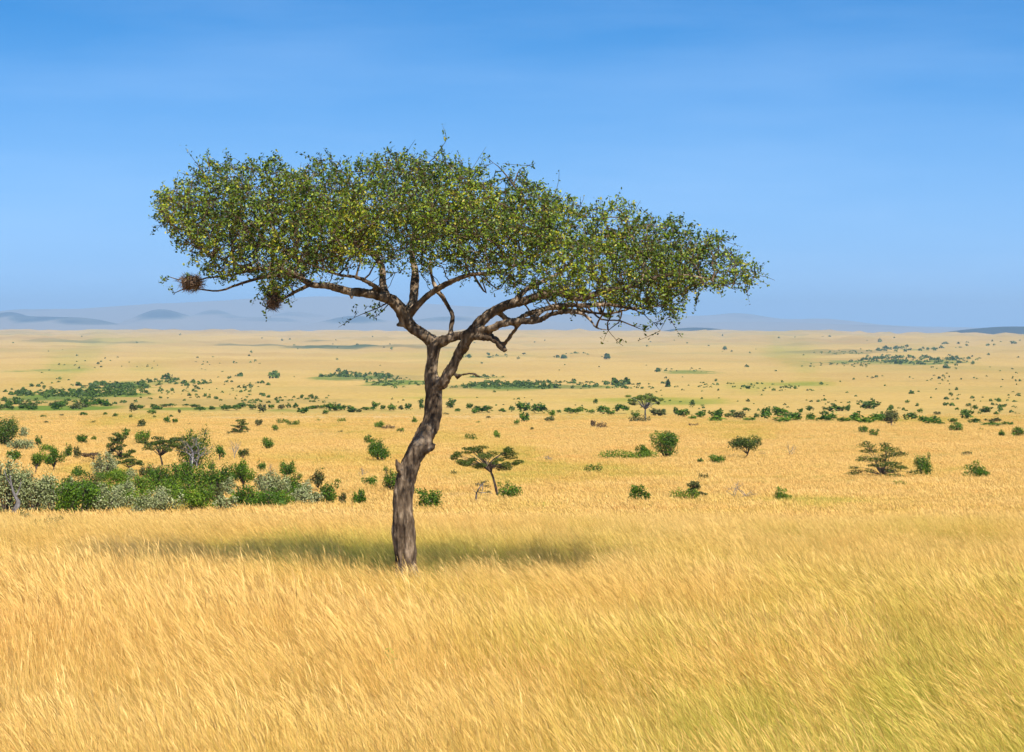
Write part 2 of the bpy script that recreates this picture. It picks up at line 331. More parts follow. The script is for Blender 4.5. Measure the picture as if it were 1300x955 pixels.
def build_hills():
    ys = np.linspace(23000, 50000, 110); us = np.linspace(-.26, .26, 320)
    Y = np.repeat(ys[:, None], len(us), 1); X = us[None] * Y; x, y = X.ravel(), Y.ravel(); o = np.zeros_like(x)
    px = 650 + F * x / y
    def lvl(py): return CAMZ - (py - HOR) / F * y                   # height that shows at a pixel row from that distance
    z = lvl(421.5 - 6.5 * smooth(24000, 38000, y) + 6 * smooth(900, 1250, px)) + 8 * (fbm(np.stack([x / 1500, y / 2500, o], 1), 41, 4) - .5)
    wood = .15 * np.ones_like(x)
    for hx, top, hw, dist, dd, wd_ in (   # crest pixel, half width in px, distance, depth, bush cover
        (300, 387, 170, 45500, 5200, .15), (430, 389, 120, 46500, 4800, .2), (150, 397, 150, 46000, 5000, .15), (560, 393, 140, 46500, 5000, .2), (20, 398, 90, 46500, 4500, .3), (690, 398, 130, 46000, 4600, .2),
        (205, 393, 55, 36000, 2600, .75), (10, 397, 45, 35000, 2300, .7), (60, 404, 70, 33000, 2300, .65), (110, 406, 60, 31500, 1900, .6), (450, 402, 60, 34000, 2600, .6), (330, 404, 80, 36500, 2600, .45), (270, 398, 40, 38500, 2000, .4), (380, 399, 60, 39500, 2000, .45), (560, 404, 70, 35000, 2400, .4),
        (640, 402, 100, 37000, 2600, .35), (760, 403, 90, 43000, 3500, .25), (935, 399, 75, 46500, 3200, .35), (1050, 405, 80, 46500, 3600, .2), (860, 404, 70, 44500, 3000, .25), (1200, 411, 130, 46500, 4500, .2), (980, 409, 200, 39000, 3600, .2), (1110, 412, 120, 36000, 3000, .25)):
        q = ((px - hx) / hw) ** 2 + ((y - dist) / dd) ** 2
        e = np.exp(-q * 1.5) * (.82 + .36 * fbm(np.stack([x / 1300, y / 2200, o], 1), 43, 4))
        up = CAMZ - (top - HOR) / F * dist - (CAMZ - (416.5 - HOR) / F * dist)
        z = np.maximum(z, z * .4 + (lvl(418) * .6) + up * e) if False else z + np.maximum(0, up * e * 1.0 - .35 * np.maximum(z - lvl(416.5), 0) * e)
        wood = np.maximum(wood, wd_ * smooth(.25, .7, e))
    n, kk = X.shape; i = np.arange(n - 1)[:, None] * kk; j = np.arange(kk - 1)[None]
    f = np.stack([i + j, i + j + 1, i + kk + j + 1, i + kk + j], -1).reshape(-1, 4)
    tag(put('hills', mesh('hills', np.stack([x, y, z], 1), f, [M['hill']], {'wood': wood}, True)), 'range of pale blue hills far off along the horizon', 'hills', kind='structure')
    # two darker wooded rises at the end of the plain
    for cx, top, hw, dist, dd, cover in ((1290, 414.5, 130, 18500, 900, .95), (885, 415.5, 75, 21500, 700, .8)):
        yy = np.linspace(dist - dd, dist + dd, 24); vv = np.linspace(-1, 1, 90)
        Yh = np.repeat(yy[:, None], 90, 1); Xh = ((cx - 650) / F * dist) + vv[None] * hw / F * dist * np.ones_like(Yh)
        p = np.stack([Xh.ravel() / 500, Yh.ravel() / 500, 0 * Xh.ravel()], 1)
        e = (1 - (vv[None] ** 2)) * (1 - ((Yh - dist) / dd) ** 2); e = np.clip(e, 0, 1) ** .8
        zb = CAMZ - (428 - HOR) / F * dist - 30; zt = CAMZ - (top - HOR) / F * dist
        Z = zb + (zt - zb) * e * (.93 + .10 * fbm(p, 47, 4).reshape(Yh.shape))
        i = np.arange(23)[:, None] * 90; j = np.arange(89)[None]
        f = np.stack([i + j, i + j + 1, i + 90 + j + 1, i + 90 + j], -1).reshape(-1, 4)
        tag(put('hill', mesh('hill', np.stack([Xh.ravel(), Yh.ravel(), Z.ravel()], 1), f, [M['hill']], {'wood': np.full(Xh.size, cover)}, True)), 'low dark wooded ridge at the far edge of the plain', 'hill', kind='structure')
build_hills()

def build_haze():
    m, N, L = mat('haze'); pv = N.new('ShaderNodeVolumePrincipled')
    pv.inputs['Color'].default_value = (.50, .74, .97, 1); pv.inputs['Density'].default_value = 3.8e-5; pv.inputs['Anisotropy'].default_value = 0.0
    o = N.new('ShaderNodeOutputMaterial'); L.new(pv.outputs[0], o.inputs['Volume'])
    a, b, c0, c1, z0, z1 = -32000, 32000, -3000, 56000, -190, 420
    v = [(x, y, z) for z in (z0, z1) for y in (c0, c1) for x in (a, b)]
    f = [(0, 2, 3, 1), (4, 5, 7, 6), (0, 1, 5, 4), (2, 6, 7, 3), (0, 4, 6, 2), (1, 3, 7, 5)]
    tag(put('haze', mesh('haze', v, f, [m])), 'thin blue haze lying over the far plain and hills', 'haze', kind='stuff')
build_haze()

# ------------------------------------------------------------------ the big tree
TD = 58.2
def T(px, py, dy=0.0):
    d = ray(px, py); t = (TD + dy) / d[1]; return np.array([0, 0, CAMZ]) + d * t
PXM = F / TD
def limb(rows):                                                     # rows: (px, py, depth m, radius px) -> (n,4)
    return np.array([[*T(a, b, c), r / PXM] for a, b, c, r in rows])
TOPL = np.array([(196, 262), (200, 247), (215, 238), (240, 222), (265, 203), (290, 197), (320, 195), (350, 203), (385, 197), (420, 200), (450, 205), (500, 196), (545, 194), (575, 203), (600, 212), (640, 222), (665, 222), (690, 236), (720, 245), (750, 264), (780, 254), (810, 258), (840, 278), (870, 280), (885, 300), (912, 295), (935, 322), (955, 343), (972, 348)], float)
BOTL = np.array([(196, 268), (205, 290), (228, 304), (243, 328), (256, 348), (275, 364), (300, 366), (325, 366), (339, 384), (350, 388), (364, 376), (390, 360), (430, 350), (480, 350), (520, 354), (560, 348), (600, 358), (650, 364), (700, 382), (730, 384), (780, 402), (830, 407), (858, 405), (880, 384), (905, 372), (935, 366), (960, 358), (972, 352)], float)
def crown_limits(x): return np.interp(x, TOPL[:, 0], TOPL[:, 1]), np.interp(x, BOTL[:, 0], BOTL[:, 1])
def build_tree():
    root = bpy.data.objects.new('umbrella_thorn_tree', None); COL.objects.link(root)
    base = T(515, 752); base[2] = tz(base[0], base[1]); root.location = base
    tag(root, 'tall flat-topped tree with leaning grey trunk and wide leafy crown in golden grass', 'tree')
    big = [
        limb([(517, 770, 0, 26), (517, 745, 0, 20), (516, 724, 0, 16.5), (515, 708, 0, 14.6), (513, 670, 0, 15.2), (511.5, 634, 0, 13.8), (516, 606, 0, 13.8), (524, 583, 0, 13.2), (537, 560, .05, 13.2), (547.5, 535, .1, 12.3), (550.5, 508, .1, 12.3), (550, 488, .1, 11), (547.5, 470, .1, 8.8), (550, 450, .1, 9), (552, 434, .1, 9.5)]),
        limb([(552, 436, .1, 9), (540, 427, .1, 8.4), (526, 418, .1, 8.6), (515, 406, .1, 9.4), (508, 392, .05, 8.8), (497, 381, 0, 8), (480, 375, -.1, 7), (461, 372, -.2, 6.2), (443, 370, -.3, 5.6), (416, 363, -.4, 5.2), (394, 361, -.5, 4.6), (372, 347, -.6, 3.8), (345, 341, -.7, 3.2), (315, 340, -.8, 2.5), (285, 330, -.9, 1.8), (255, 318, -.9, 1.2)]),
        limb([(552, 492, .1, 9), (561, 486, 0, 8.2), (572, 470, -.1, 7.4), (583, 449, -.2, 7.4), (594, 431, -.3, 7.8), (606, 413, -.35, 7.6), (623, 398, -.4, 7), (644, 387, -.5, 6.8), (666, 382, -.6, 6.3), (687, 375, -.7, 5.8), (707, 371, -.8, 5.2), (736, 379, -.9, 4.8), (772, 368, -1.0, 4.4), (792, 366, -1.1, 3.8), (815, 359, -1.1, 3.3), (845, 349, -1.1, 2.8), (875, 350, -1.1, 2.2), (904, 356, -1.1, 1.8), (929, 366, -1.0, 1.3), (948, 372, -1.0, .8)]),
        limb([(553, 436, .1, 8.5), (567, 431, 0, 7), (580, 427, -.1, 6.4), (592, 425, -.3, 7), (600, 421, -.35, 7)]),
        limb([(572, 427, 0, 4.6), (573, 415, 0, 3.7), (574.5, 402, .05, 3.6), (569, 389, .1, 3.5), (561, 376, .1, 3.6), (553, 366, .1, 3.4), (548, 350, .2, 2.6), (545, 325, .4, 1.8)]),
        limb([(514, 402, .1, 7), (524, 385, .3, 6.2), (526, 364, .5, 6.2), (527, 346, .7, 5.2), (523, 318, 1.0, 4), (528, 290, 1.2, 3), (520, 262, 1.4, 2), (528, 235, 1.5, 1.2)]),
        limb([(518, 402, .1, 6), (533, 385, 0, 5), (549, 371, -.1, 4.6), (572, 358, -.2, 4), (597, 349, -.3, 3.4), (630, 346, -.5, 2.6), (660, 335, -.8, 2), (690, 315, -1.0, 1.4)]),
        limb([(492, 378, 0, 6), (486, 362, .3, 5), (485, 340, .6, 4.6), (474, 324, .8, 4), (458, 312, 1.0, 3.2), (436, 300, 1.2, 2.6), (410, 280, 1.5, 2), (380, 262, 1.6, 1.4)]),
        limb([(487, 372, 0, 4.5), (470, 360, -.3, 3.2), (452, 352, -.6, 2.8), (430, 349, -.9, 2.4), (400, 338, -1.2, 2), (370, 325, -1.5, 1.6), (335, 310, -1.7, 1.2)]),
        limb([(596, 427, -.3, 6), (612, 428, -.5, 5.6), (626, 430, -.6, 5), (636, 440, -.65, 4), (643, 446, -.7, 3.2)]),
        limb([(606, 420, -.4, 6), (622, 418, -.6, 5.4), (638, 411, -.8, 5.2), (660, 408, -1.0, 5), (683, 407, -1.1, 4.4), (700, 399, -1.2, 3.6), (723, 396, -1.3, 3.2), (744, 401, -1.4, 2.8), (757, 416, -1.5, 2.2), (772, 419, -1.5, 1.4)]),
        limb([(640, 437, -.65, 3), (650, 424, -.8, 3), (660, 411, -.95, 3)]),
        limb([(676, 405, -1.1, 4.6), (690, 393, -.9, 4), (712, 388, -.7, 3.6), (745, 388, -.5, 3.2), (775, 387, -.3, 2.8), (805, 392, -.2, 2.2), (835, 388, -.1, 1.7), (870, 370, 0, 1.2)]),
        limb([(632, 396, -.4, 4.4), (650, 408, -.2, 4), (672, 398, .1, 3.8), (700, 392, .4, 3.4), (735, 395, .7, 2.8), (775, 398, 1.0, 2.2), (820, 385, 1.2, 1.6)]),
        limb([(650, 386, -.5, 4.6), (668, 368, -.4, 3.8), (690, 357, -.2, 3), (712, 345, 0, 2.4), (735, 322, .2, 1.8), (755, 300, .3, 1.2)]),
        limb([(812, 360, -1.1, 2.8), (818, 340, -.9, 2.8), (815, 320, -.7, 2.4), (802, 300, -.6, 2.0), (795, 282, -.5, 1.3)]),
        limb([(578, 479, -.1, 4.4), (586, 476, -.15, 3.0), (595, 474.6, -.2, 2.7), (604, 475.6, -.3, 2.9), (609, 480, -.35, 1.9)]),
        limb([(514, 410, .1, 6), (508, 411, .05, 4), (504, 413, 0, 2.2), (501.5, 408, 0, .8)]),
        limb([(511, 600, -.1, 7), (506, 595, -.12, 4.5), (504.5, 587, -.14, 3.6), (503, 583, -.14, 2.4)]),
        limb([(541, 572, .0, 7), (548, 569, 0, 4.4), (551.5, 563, 0, 3.0)]),
        limb([(444, 371, -.3, 4.5), (447, 377, -.35, 3), (446, 380, -.35, 1.8)]),
    ]
    fine = [
        limb([(394, 361, -.5, 2.8), (372, 372, -.6, 2), (352, 384, -.6, 1.4), (338, 390, -.6, .8)]),
        limb([(385, 352, -.5, 2.8), (355, 350, -.2, 2.4), (322, 355, 0, 2), (295, 364, .1, 1.6), (276, 370, .1, 1.2), (240, 366, .1, .9), (222, 372, .1, .5)]),
        limb([(330, 340, -.8, 1.8), (290, 350, -.7, 1.4), (262, 353, -.6, 1.1), (240, 358, -.5, .9), (214, 352, -.5, .5)]),
        limb([(540, 320, .4, 1.4), (548, 260, .5, 1.2), (540, 215, .5, .9), (552, 200, .5, .6), (566, 179, .5, .25)]),
        limb([(660, 290, .3, 1.6), (662, 255, .3, 1.4), (652, 235, .3, 1.2), (638, 217, .3, .8), (626, 207, .3, .3)]),
        limb([(652, 235, .3, .9), (660, 215, .3, .6), (672, 210, .3, .25)]),
        limb([(600, 348, -.3, 1.8), (617, 372, -.4, 1.1), (612, 352, -.4, .8), (632, 368, -.5, .8), (645, 352, -.5, .6)]),
        limb([(746, 392, -.6, 1.4), (764, 405, -.7, 1.1), (787, 408, -.7, .9), (802, 413, -.7, .8), (815, 418, -.7, .35)]),
        limb([(790, 395, -.5, 1.1), (785, 410, -.6, .8), (772, 420, -.6, .5), (782, 432, -.6, .25)]),
        limb([(800, 392, -.5, 1.0), (818, 400, -.6, .6), (830, 410, -.6, .4), (838, 420, -.6, .2)]),
        limb([(500, 380, .1, 1.2), (478, 392, 0, .8), (462, 398, 0, .5), (450, 403, 0, .25)]),
        limb([(495, 384, -.1, .9), (486, 394, -.2, .6), (478, 402, -.2, .3)]),
    ]
    # --- smooth trunk and limbs in one skin
    tb = Tubes(); nodes, rad, par, sgrow = [], [], [], []
    for li, lb in enumerate(big):
        c = catmull(lb, .07); c[:, 3] = np.maximum(c[:, 3], .004)
        wob = (fbm(c[:, :3] * 2.2, 61 + li, 3) - .5); c[:, 3] *= 1 + .22 * wob
        keep = c[:, 3] > .017
        n_ = keep.sum() if not keep.all() else len(c)
        c2 = c[:max(n_, 3)]
        tb.add(c2[:, :3], c2[:, 3], 14)
    tmp = bpy.data.objects.new('tmp', tb.mesh('tmp', [], False)); COL.objects.link(tmp)
    rm = tmp.modifiers.new('r', 'REMESH'); rm.mode = 'VOXEL'; rm.voxel_size = .018
    sm = tmp.modifiers.new('s', 'SMOOTH'); sm.iterations = 2; sm.factor = .5
    dg = bpy.context.evaluated_depsgraph_get(); me = bpy.data.meshes.new_from_object(tmp.evaluated_get(dg)); bpy.data.objects.remove(tmp)
    n = len(me.vertices); co = np.empty(n * 3, np.float32); me.vertices.foreach_get('co', co); co = co.reshape(-1, 3).astype(float)
    no = np.empty(n * 3, np.float32); me.vertices.foreach_get('normal', no); no = no.reshape(-1, 3)
    ax = np.interp(co[:, 2], [0, 1.5, 3.5, 6], [0, 0, 0, 0])
    q = np.stack([co[:, 0] * 11, co[:, 1] * 11, co[:, 2] * 2.6], 1)
    thick = smooth(6.5, 3.5, co[:, 2] - base[2]) * .7 + .3
    d = -.030 * (1 - np.abs(fbm(q, 80, 4) * 2 - 1) * 2.2) * thick + .016 * (fbm(co * 3.0, 85, 3) - .5) * thick
    # the old scar running up the foot of the trunk
    pxx = (co[:, 0] - base[0]) * PXM + 515; pyy = 752 - (co[:, 2] - base[2]) * PXM
    sx = np.interp(pyy, [640, 660, 690, 715], [514.5, 511.5, 513, 507]); cut = np.exp(-((pxx - sx) / 2.6) ** 2) * smooth(636, 652, pyy) * smooth(722, 700, pyy) * (no[:, 1] < 0)
    d = d - .055 * cut
    co = co + no * d[:, None]
    me.vertices.foreach_set('co', (co - base).astype(np.float32).ravel()); me.materials.append(M['bark']); me.update()
    me.polygons.foreach_set('use_smooth', np.ones(len(me.polygons), bool))
    put('trunk', me, root)
    # --- fine branchwork: space colonisation of the crown from the limbs
    for lb in big[1:] + fine:
        if lb is big[3] or lb is big[9] or lb is big[11] or any(lb is big[kq] for kq in (16, 17, 18, 19, 20)): continue
        c = catmull(lb, .16); st = len(nodes); sgrow += [not (lb is fine[1] or lb is fine[2])] * len(c)
        for kq, r_ in enumerate(c):
            nodes.append(r_[:3]); rad.append(r_[3]); par.append(st + kq - 1 if kq else -1)
    nseed = len(nodes)
    na = 34000; xs = rng.uniform(198, 971, na); tcr = rng.uniform(-1, 1, na); u = rng.random(na)
    tp, bt = crown_limits(xs); th = bt - tp
    half = np.sqrt(np.clip(1 - ((xs - 560) / 420) ** 2, .02, 1)) * 3.4
    top = tp + th * .50 * tcr ** 2; bot = bt - th * .10 * tcr ** 2 - th * .02
    bot = bot + 26 * (fbm(np.stack([xs / 34, tcr * 2.2, 0 * xs], 1), 23, 2) - .5)
    ysx = top + (bot - top) * u
    cy_ = .25 - .1 * (xs - 560) / 400
    A = np.stack([T(a, b, c) for a, b, c in zip(xs, ysx, tcr * half + cy_)])
    pads, free = [], np.ones(na, bool)                              # pad centres, evenly spread
    for kq in rng.permutation(na):
        if free[kq]: pads.append(A[kq]); free &= (((A - A[kq]) / np.array([.82, .82, .375])) ** 2).sum(1) > 1
    pads = np.array(pads); pz_ = np.array([np.interp(650 + (c_[0]) * F / c_[1], BOTL[:, 0], BOTL[:, 1]) - (HOR - (c_[2] - CAMZ) * F / c_[1]) for c_ in pads])   # px above the crown's lower edge
    pads = pads[rng.random(len(pads)) < np.interp(pz_, [0, 15, 45, 70], [.35, .45, .75, 1.0])]; psz = rng.uniform(.68, 1.18, len(pads))
    def pad_dist(Q):
        best = np.full(len(Q), 9.)
        for c_, z_ in zip(pads, psz): best = np.minimum(best, (((Q - c_) / np.array([.56, .56, .215]) / z_) ** 2).sum(1))
        return best
    A = A[pad_dist(A) < 1.0 + .25 * rng.random(na)]
    print('pads', len(pads))
    nodes = [np.array(p) for p in nodes]; alive = np.ones(len(A), bool); step, infl, kill = .15, 1.6, .19
    # attract only nodes lying in/near the crown (below 340 px rows the big limbs stay bare)
    grow = [g_ for g_ in sgrow]
    for it in range(46):
        kd = kdtree.KDTree(len(nodes))
        for kq, p in enumerate(nodes):
            if kq >= nseed or grow[kq]: kd.insert(p, kq)
        kd.balance(); acc = {}
        idx = np.nonzero(alive)[0]
        if not len(idx): break
        for ai in idx:
            _, ni, ds = kd.find(A[ai])
            if ds < kill: alive[ai] = False; continue
            if ds < infl or it > 3:
                v = A[ai] - nodes[ni]; acc.setdefault(ni, []).append(v / (np.linalg.norm(v) + 1e-9))
        new = 0
        for ni, vs in acc.items():
            v = np.sum(vs, 0) / len(vs) + rng.normal(size=3) * .28
            ln = np.linalg.norm(v)
            if ln < .12: v = vs[0]; ln = 1
            nodes.append(nodes[ni] + v / ln * step * rng.uniform(.8, 1.2)); rad.append(0); par.append(ni); new += 1
        if new == 0 or len(nodes) > 40000: break
    nn = len(nodes); P = np.array(nodes); par = np.array(par); ch = [[] for _ in range(nn)]
    for kq in range(nn):
        if par[kq] >= 0: ch[par[kq]].append(kq)
    rr = np.zeros(nn)
    for kq in range(nn - 1, nseed - 1, -1):
        s_ = sum(rr[c_] ** 2.5 for c_ in ch[kq]); rr[kq] = max(.0068, s_ ** (1 / 2.5)) * 1.004
    for kq in range(nseed): rr[kq] = rad[kq]
    for kq in range(nseed, nn): rr[kq] = min(rr[kq], max(.0068, rr[par[kq]] * .92))
    tw = Tubes(); done = np.zeros(nn, bool)
    def chain(a):
        c_ = [a]
        while True:
            nx = [q_ for q_ in ch[c_[-1]] if not done[q_] and (q_ >= nseed)]
            if not nx: break
            b_ = max(nx, key=lambda q_: rr[q_]); done[b_] = True; c_.append(b_)
        return c_
    for kq in range(nseed, nn):
        if done[kq]: continue
        done[kq] = True; c_ = chain(kq)
        ids = ([par[kq]] if par[kq] >= 0 else []) + c_
        r_ = rr[ids].copy(); r_[0] = min(r_[0], r_[1] * 1.25) if len(r_) > 1 else r_[0]; r_[-1] *= .6
        tw.add(P[ids], r_, 5 if r_[0] > .02 else 3, False)
    for lb in fine + big[1:]:
        c = catmull(lb, .1); kx = (c[:, 3] < .019) | any(lb is z_ for z_ in fine)
        if kx.sum() > 3:
            c = c[np.nonzero(kx)[0][0]:]; j_ = (vnoise(c[:, :3] * 7, 7) - .5)[:, None] * .03
            c[:, :3] += j_; tw.add(c[:, :3], c[:, 3], 5, False)
    # --- leafy sprays on the thin wood
    C, D_, Tn = [], [], []
    thin = [kq for kq in range(nn) if rr[kq] < .016]
    pdn = pad_dist(P)
    for kq in thin:
        p = P[kq]
        if pdn[kq] > 1.7 and ch[kq] and kq >= nseed: continue
        ns = 2 if (not ch[kq]) else (1 if R.random() < .95 else 0)
        pr = par[kq]; ax_ = p - P[pr] if pr >= 0 else np.array([0, 0, 1.])
        ax_ = ax_ / (np.linalg.norm(ax_) + 1e-9)
        for _ in range(ns):
            dv = ax_ * .5 + rng.normal(size=3) * .75 + np.array([0, -.05, .28]); dv /= np.linalg.norm(dv)
            ln = R.uniform(.12, .30)
            if R.random() < .06: ln *= 2.0
            bend = rng.normal(size=3) * .05
            tt = np.linspace(0, 1, 4)[:, None]; sp = p + dv * ln * tt + bend * tt ** 2
            tw.add(sp, np.linspace(.0066, .003, 4), 3, False)
            tone = fbm(p[None] * 1.4, 95, 2)[0]
            nl = R.choice((9, 10, 11, 12, 14)) if R.random() > .12 else 1
            for q_ in range(nl):
                f_ = R.uniform(.15, 1.05); C.append(p + dv * ln * f_ + bend * f_ ** 2 + rng.normal(size=3) * .032)
                D_.append(rng.normal(size=3) + np.array([0, -.45, .75])); Tn.append(np.clip(.02 + .86 * R.random() ** 1.25 + 1.15 * (tone - .45), 0, 1) if R.random() > .03 else 1.0)
    C, D_ = np.array(C), np.array(D_)
    Tn = np.repeat(np.array(Tn), 4)
    v, f = leaf_quads(C, D_, rng.uniform(.048, .085, len(C)), rng.uniform(.028, .044, len(C)))
    me = tw.mesh('branchwork', [M['twig']]); me.transform(__import__('mathutils').Matrix.Translation(-Vector(base)))
    put('branchwork', me, root)
    put('crown', mesh('crown', v - base, f, [M['tree_leaf']], {'tone': Tn}), root)
    print('tree nodes', nn, 'leaves', len(C), 'attractors', len(A))
    return base
TB = build_tree()

# ------------------------------------------------------------------ weaver nests hung in the crown
m, N, L = mat('straw'); M['straw'] = m
c = ramp(N, L, attr(N, 'tone'), [(0, (.07, .04, .02)), (.5, (.17, .10, .055)), (1, (.34, .22, .12))])
pb = N.new('ShaderNodeBsdfPrincipled'); pb.inputs['Roughness'].default_value = .85; L.new(c, pb.inputs['Base Color'])
o = N.new('ShaderNodeOutputMaterial'); L.new(pb.outputs[0], o.inputs[0])
def nest(px, py, dy, rx, ry, label):
    c0 = T(px, py, dy); root = bpy.data.objects.new('bird_nest', None); COL.objects.link(root); root.location = c0
    tag(root, label, 'bird nest', 'weaver nests in the crown')
    th, ph = np.meshgrid(np.linspace(.02, math.pi - .02, 12), np.linspace(0, 2 * math.pi, 18, endpoint=False), indexing='ij')
    dirs = np.stack([np.sin(th) * np.cos(ph), np.sin(th) * np.sin(ph), np.cos(th)], -1).reshape(-1, 3)
    rr = .80 + .35 * fbm(dirs * 2.5 + 9, 14, 3)[:, None]
    v = dirs * np.array([rx, rx * .85, ry]) * rr
    i = np.arange(11)[:, None] * 18; j = np.arange(18)[None]; j2 = (j + 1) % 18
    f = np.stack([i + j, i + j2, i + 18 + j2, i + 18 + j], -1).reshape(-1, 4)
    put('woven_body', mesh('woven_body', v, f, [M['straw']], {'tone': rng.random(len(v)) * .5}, True), root)
    n = 420; dn = rng.normal(size=(n, 3)); dn /= np.linalg.norm(dn, axis=1)[:, None]
    c = dn * np.array([rx, rx * .85, ry]) * rng.uniform(.85, 1.12, n)[:, None]
    v, f = leaf_quads(c * rng.uniform(.9, 1.25, n)[:, None], dn + rng.normal(size=(n, 3)) * .9, rng.uniform(.10, .34, n), .012)
    put('straw', mesh('straw', v, f, [M['straw']], {'tone': np.repeat(rng.random(n), 4)}), root)
nest(243, 359, -.45, .19, .13, 'ragged brown bird nest at the outer tip of a drooping bough')
nest(347, 382, -.6, .11, .13, 'small round brown bird nest under a bough below the crown')

# ------------------------------------------------------------------ standing grass (uncountable: one mass)
def clump(name, n_stalk, n_blade, radius, hmin, hmax, wid, seed, lean, var=1.0):
    r = np.random.default_rng(seed); V, Fc, H, S_, To = [], [], [], [], []
    def ribbon(p0, d0, ln, w, bend, seg, head, tone, h0=0.0):
        nonlocal V
        b = len(V); side = np.array([math.cos(h0), math.sin(h0), 0])
        for q in range(seg + 1):
            t = q / seg; c_ = p0 + d0 * ln * t + bend * ln * t * t
            ww = w * (1 - .75 * t) if not head else w * (1 - .5 * t)
            V.append(c_ - side * ww / 2); V.append(c_ + side * ww / 2); H.extend([t * (1 if head else .5)] * 2); S_.extend([0, 0]); To.extend([tone, tone])
            if q: Fc.append((b + 2 * q - 2, b + 2 * q - 1, b + 2 * q + 1, b + 2 * q))
        if head:                                                    # nodding seed head
            tan = d0 + 2 * bend; tan = tan / np.linalg.norm(tan); e = p0 + d0 * ln + bend * ln; b = len(V); hl = r.uniform(.10, .20); dn = np.array([-.12, 0, -.10]) * hl
            for t, ww in ((0, .25), (.35, 1), (1, .15)):
                c_ = e + tan * hl * t + dn * t * t
                V.append(c_ - side * ww * wid * .95); V.append(c_ + side * ww * wid * .95); H.extend([1, 1]); S_.extend([1, 1]); To.extend([tone * .7 + .3 * r.random()] * 2)
            Fc.append((b, b + 1, b + 3, b + 2)); Fc.append((b + 2, b + 3, b + 5, b + 4))
    for q in range(n_stalk + n_blade):
        st = q < n_stalk; a = r.uniform(0, 2 * math.pi); rr_ = radius * math.sqrt(r.random())
        p0 = np.array([math.cos(a) * rr_, math.sin(a) * rr_, -.03]); ln = r.uniform(hmin, hmax) * (1.0 if st else .68); tall = st and r.random() < .05; ln = hmax * r.uniform(1.0, 1.2) if tall else ln
        d0 = np.array([r.normal(-.26 * lean, .20), r.normal(0, .22), 1.0]); d0 /= np.linalg.norm(d0)
        bend = np.array([-.16 * lean * r.uniform(0, 1.8), r.normal(0, .07), -.04 * r.random()])
        if not st: bend += np.array([r.normal(0, .25), r.normal(0, .25), -.15])
        ribbon(p0, d0, ln, wid * (.75 if st else 1.3), bend, 3, st, 1.0 if tall else .5 + (r.random() ** .8 - .5) * var, r.normal(0, .7))
    me = mesh(name, np.array(V), Fc, [M['grass']], {'height': H, 'seed_head': S_, 'tone': To})
    return bpy.data.objects.new(name, me)
def grass_field(name, clumps, pts, green, scale, rz, tilt, label):
    me = bpy.data.meshes.new(name); me.vertices.add(len(pts)); me.vertices.foreach_set('co', pts.astype(np.float32).ravel())
    for an, av in (('green', green), ('csize', scale), ('turn', rz), ('lie', tilt)):
        me.attributes.new(an, 'FLOAT', 'POINT').data.foreach_set('value', av.astype(np.float32))
    at = me.attributes.new('pick', 'INT', 'POINT'); at.data.foreach_set('value', rng.integers(0, len(clumps), len(pts)).astype(np.int32))
    o = put(name, me); tag(o, label, 'grass', kind='stuff')
    ng = bpy.data.node_groups.new(name + '_nodes', 'GeometryNodeTree')
    ng.interface.new_socket('Geometry', in_out='INPUT', socket_type='NodeSocketGeometry'); ng.interface.new_socket('Geometry', in_out='OUTPUT', socket_type='NodeSocketGeometry')
    N, L = ng.nodes, ng.links; gi = N.new('NodeGroupInput'); go = N.new('NodeGroupOutput')
    mp_ = N.new('GeometryNodeMeshToPoints'); L.new(gi.outputs[0], mp_.inputs[0])
    ge = N.new('GeometryNodeGeometryToInstance')
    for c in reversed(clumps):
        oi = N.new('GeometryNodeObjectInfo'); oi.inputs['Object'].default_value = c; oi.inputs['As Instance'].default_value = True
        L.new(oi.outputs['Geometry'], ge.inputs[0])
    ip = N.new('GeometryNodeInstanceOnPoints'); L.new(mp_.outputs[0], ip.inputs['Points']); L.new(ge.outputs[0], ip.inputs['Instance']); ip.inputs['Pick Instance'].default_value = True
    def na(nm, ty='FLOAT'):
        a = N.new('GeometryNodeInputNamedAttribute'); a.data_type = ty; a.inputs['Name'].default_value = nm; return a.outputs['Attribute']
    L.new(na('pick', 'INT'), ip.inputs['Instance Index']); L.new(na('csize'), ip.inputs['Scale'])
    cx = N.new('ShaderNodeCombineXYZ'); L.new(na('turn'), cx.inputs[2]); L.new(na('lie'), cx.inputs[1]); L.new(cx.outputs[0], ip.inputs['Rotation'])
    L.new(ip.outputs[0], go.inputs[0]); md = o.modifiers.new('scatter', 'NODES'); md.node_group = ng
    return o
def scatter(y0, y1, per, margin):
    n = int(per * ((.166 + margin) * (y1 ** 2 - y0 ** 2) + 6 * (y1 - y0)))
    y = np.sqrt(rng.uniform(y0 ** 2, y1 ** 2, n)); x = rng.uniform(-1, 1, n) * ((.166 + margin) * y + 3)
    return x, y
near = [clump('grass_clump', 66, 36, .31, .38, 1.0, .0043, 100 + q, 1.0) for q in range(6)]
far = [clump('grass_tuft', 70, 40, .80, .12, .30, .014, 200 + q, .7, .5) for q in range(5)]
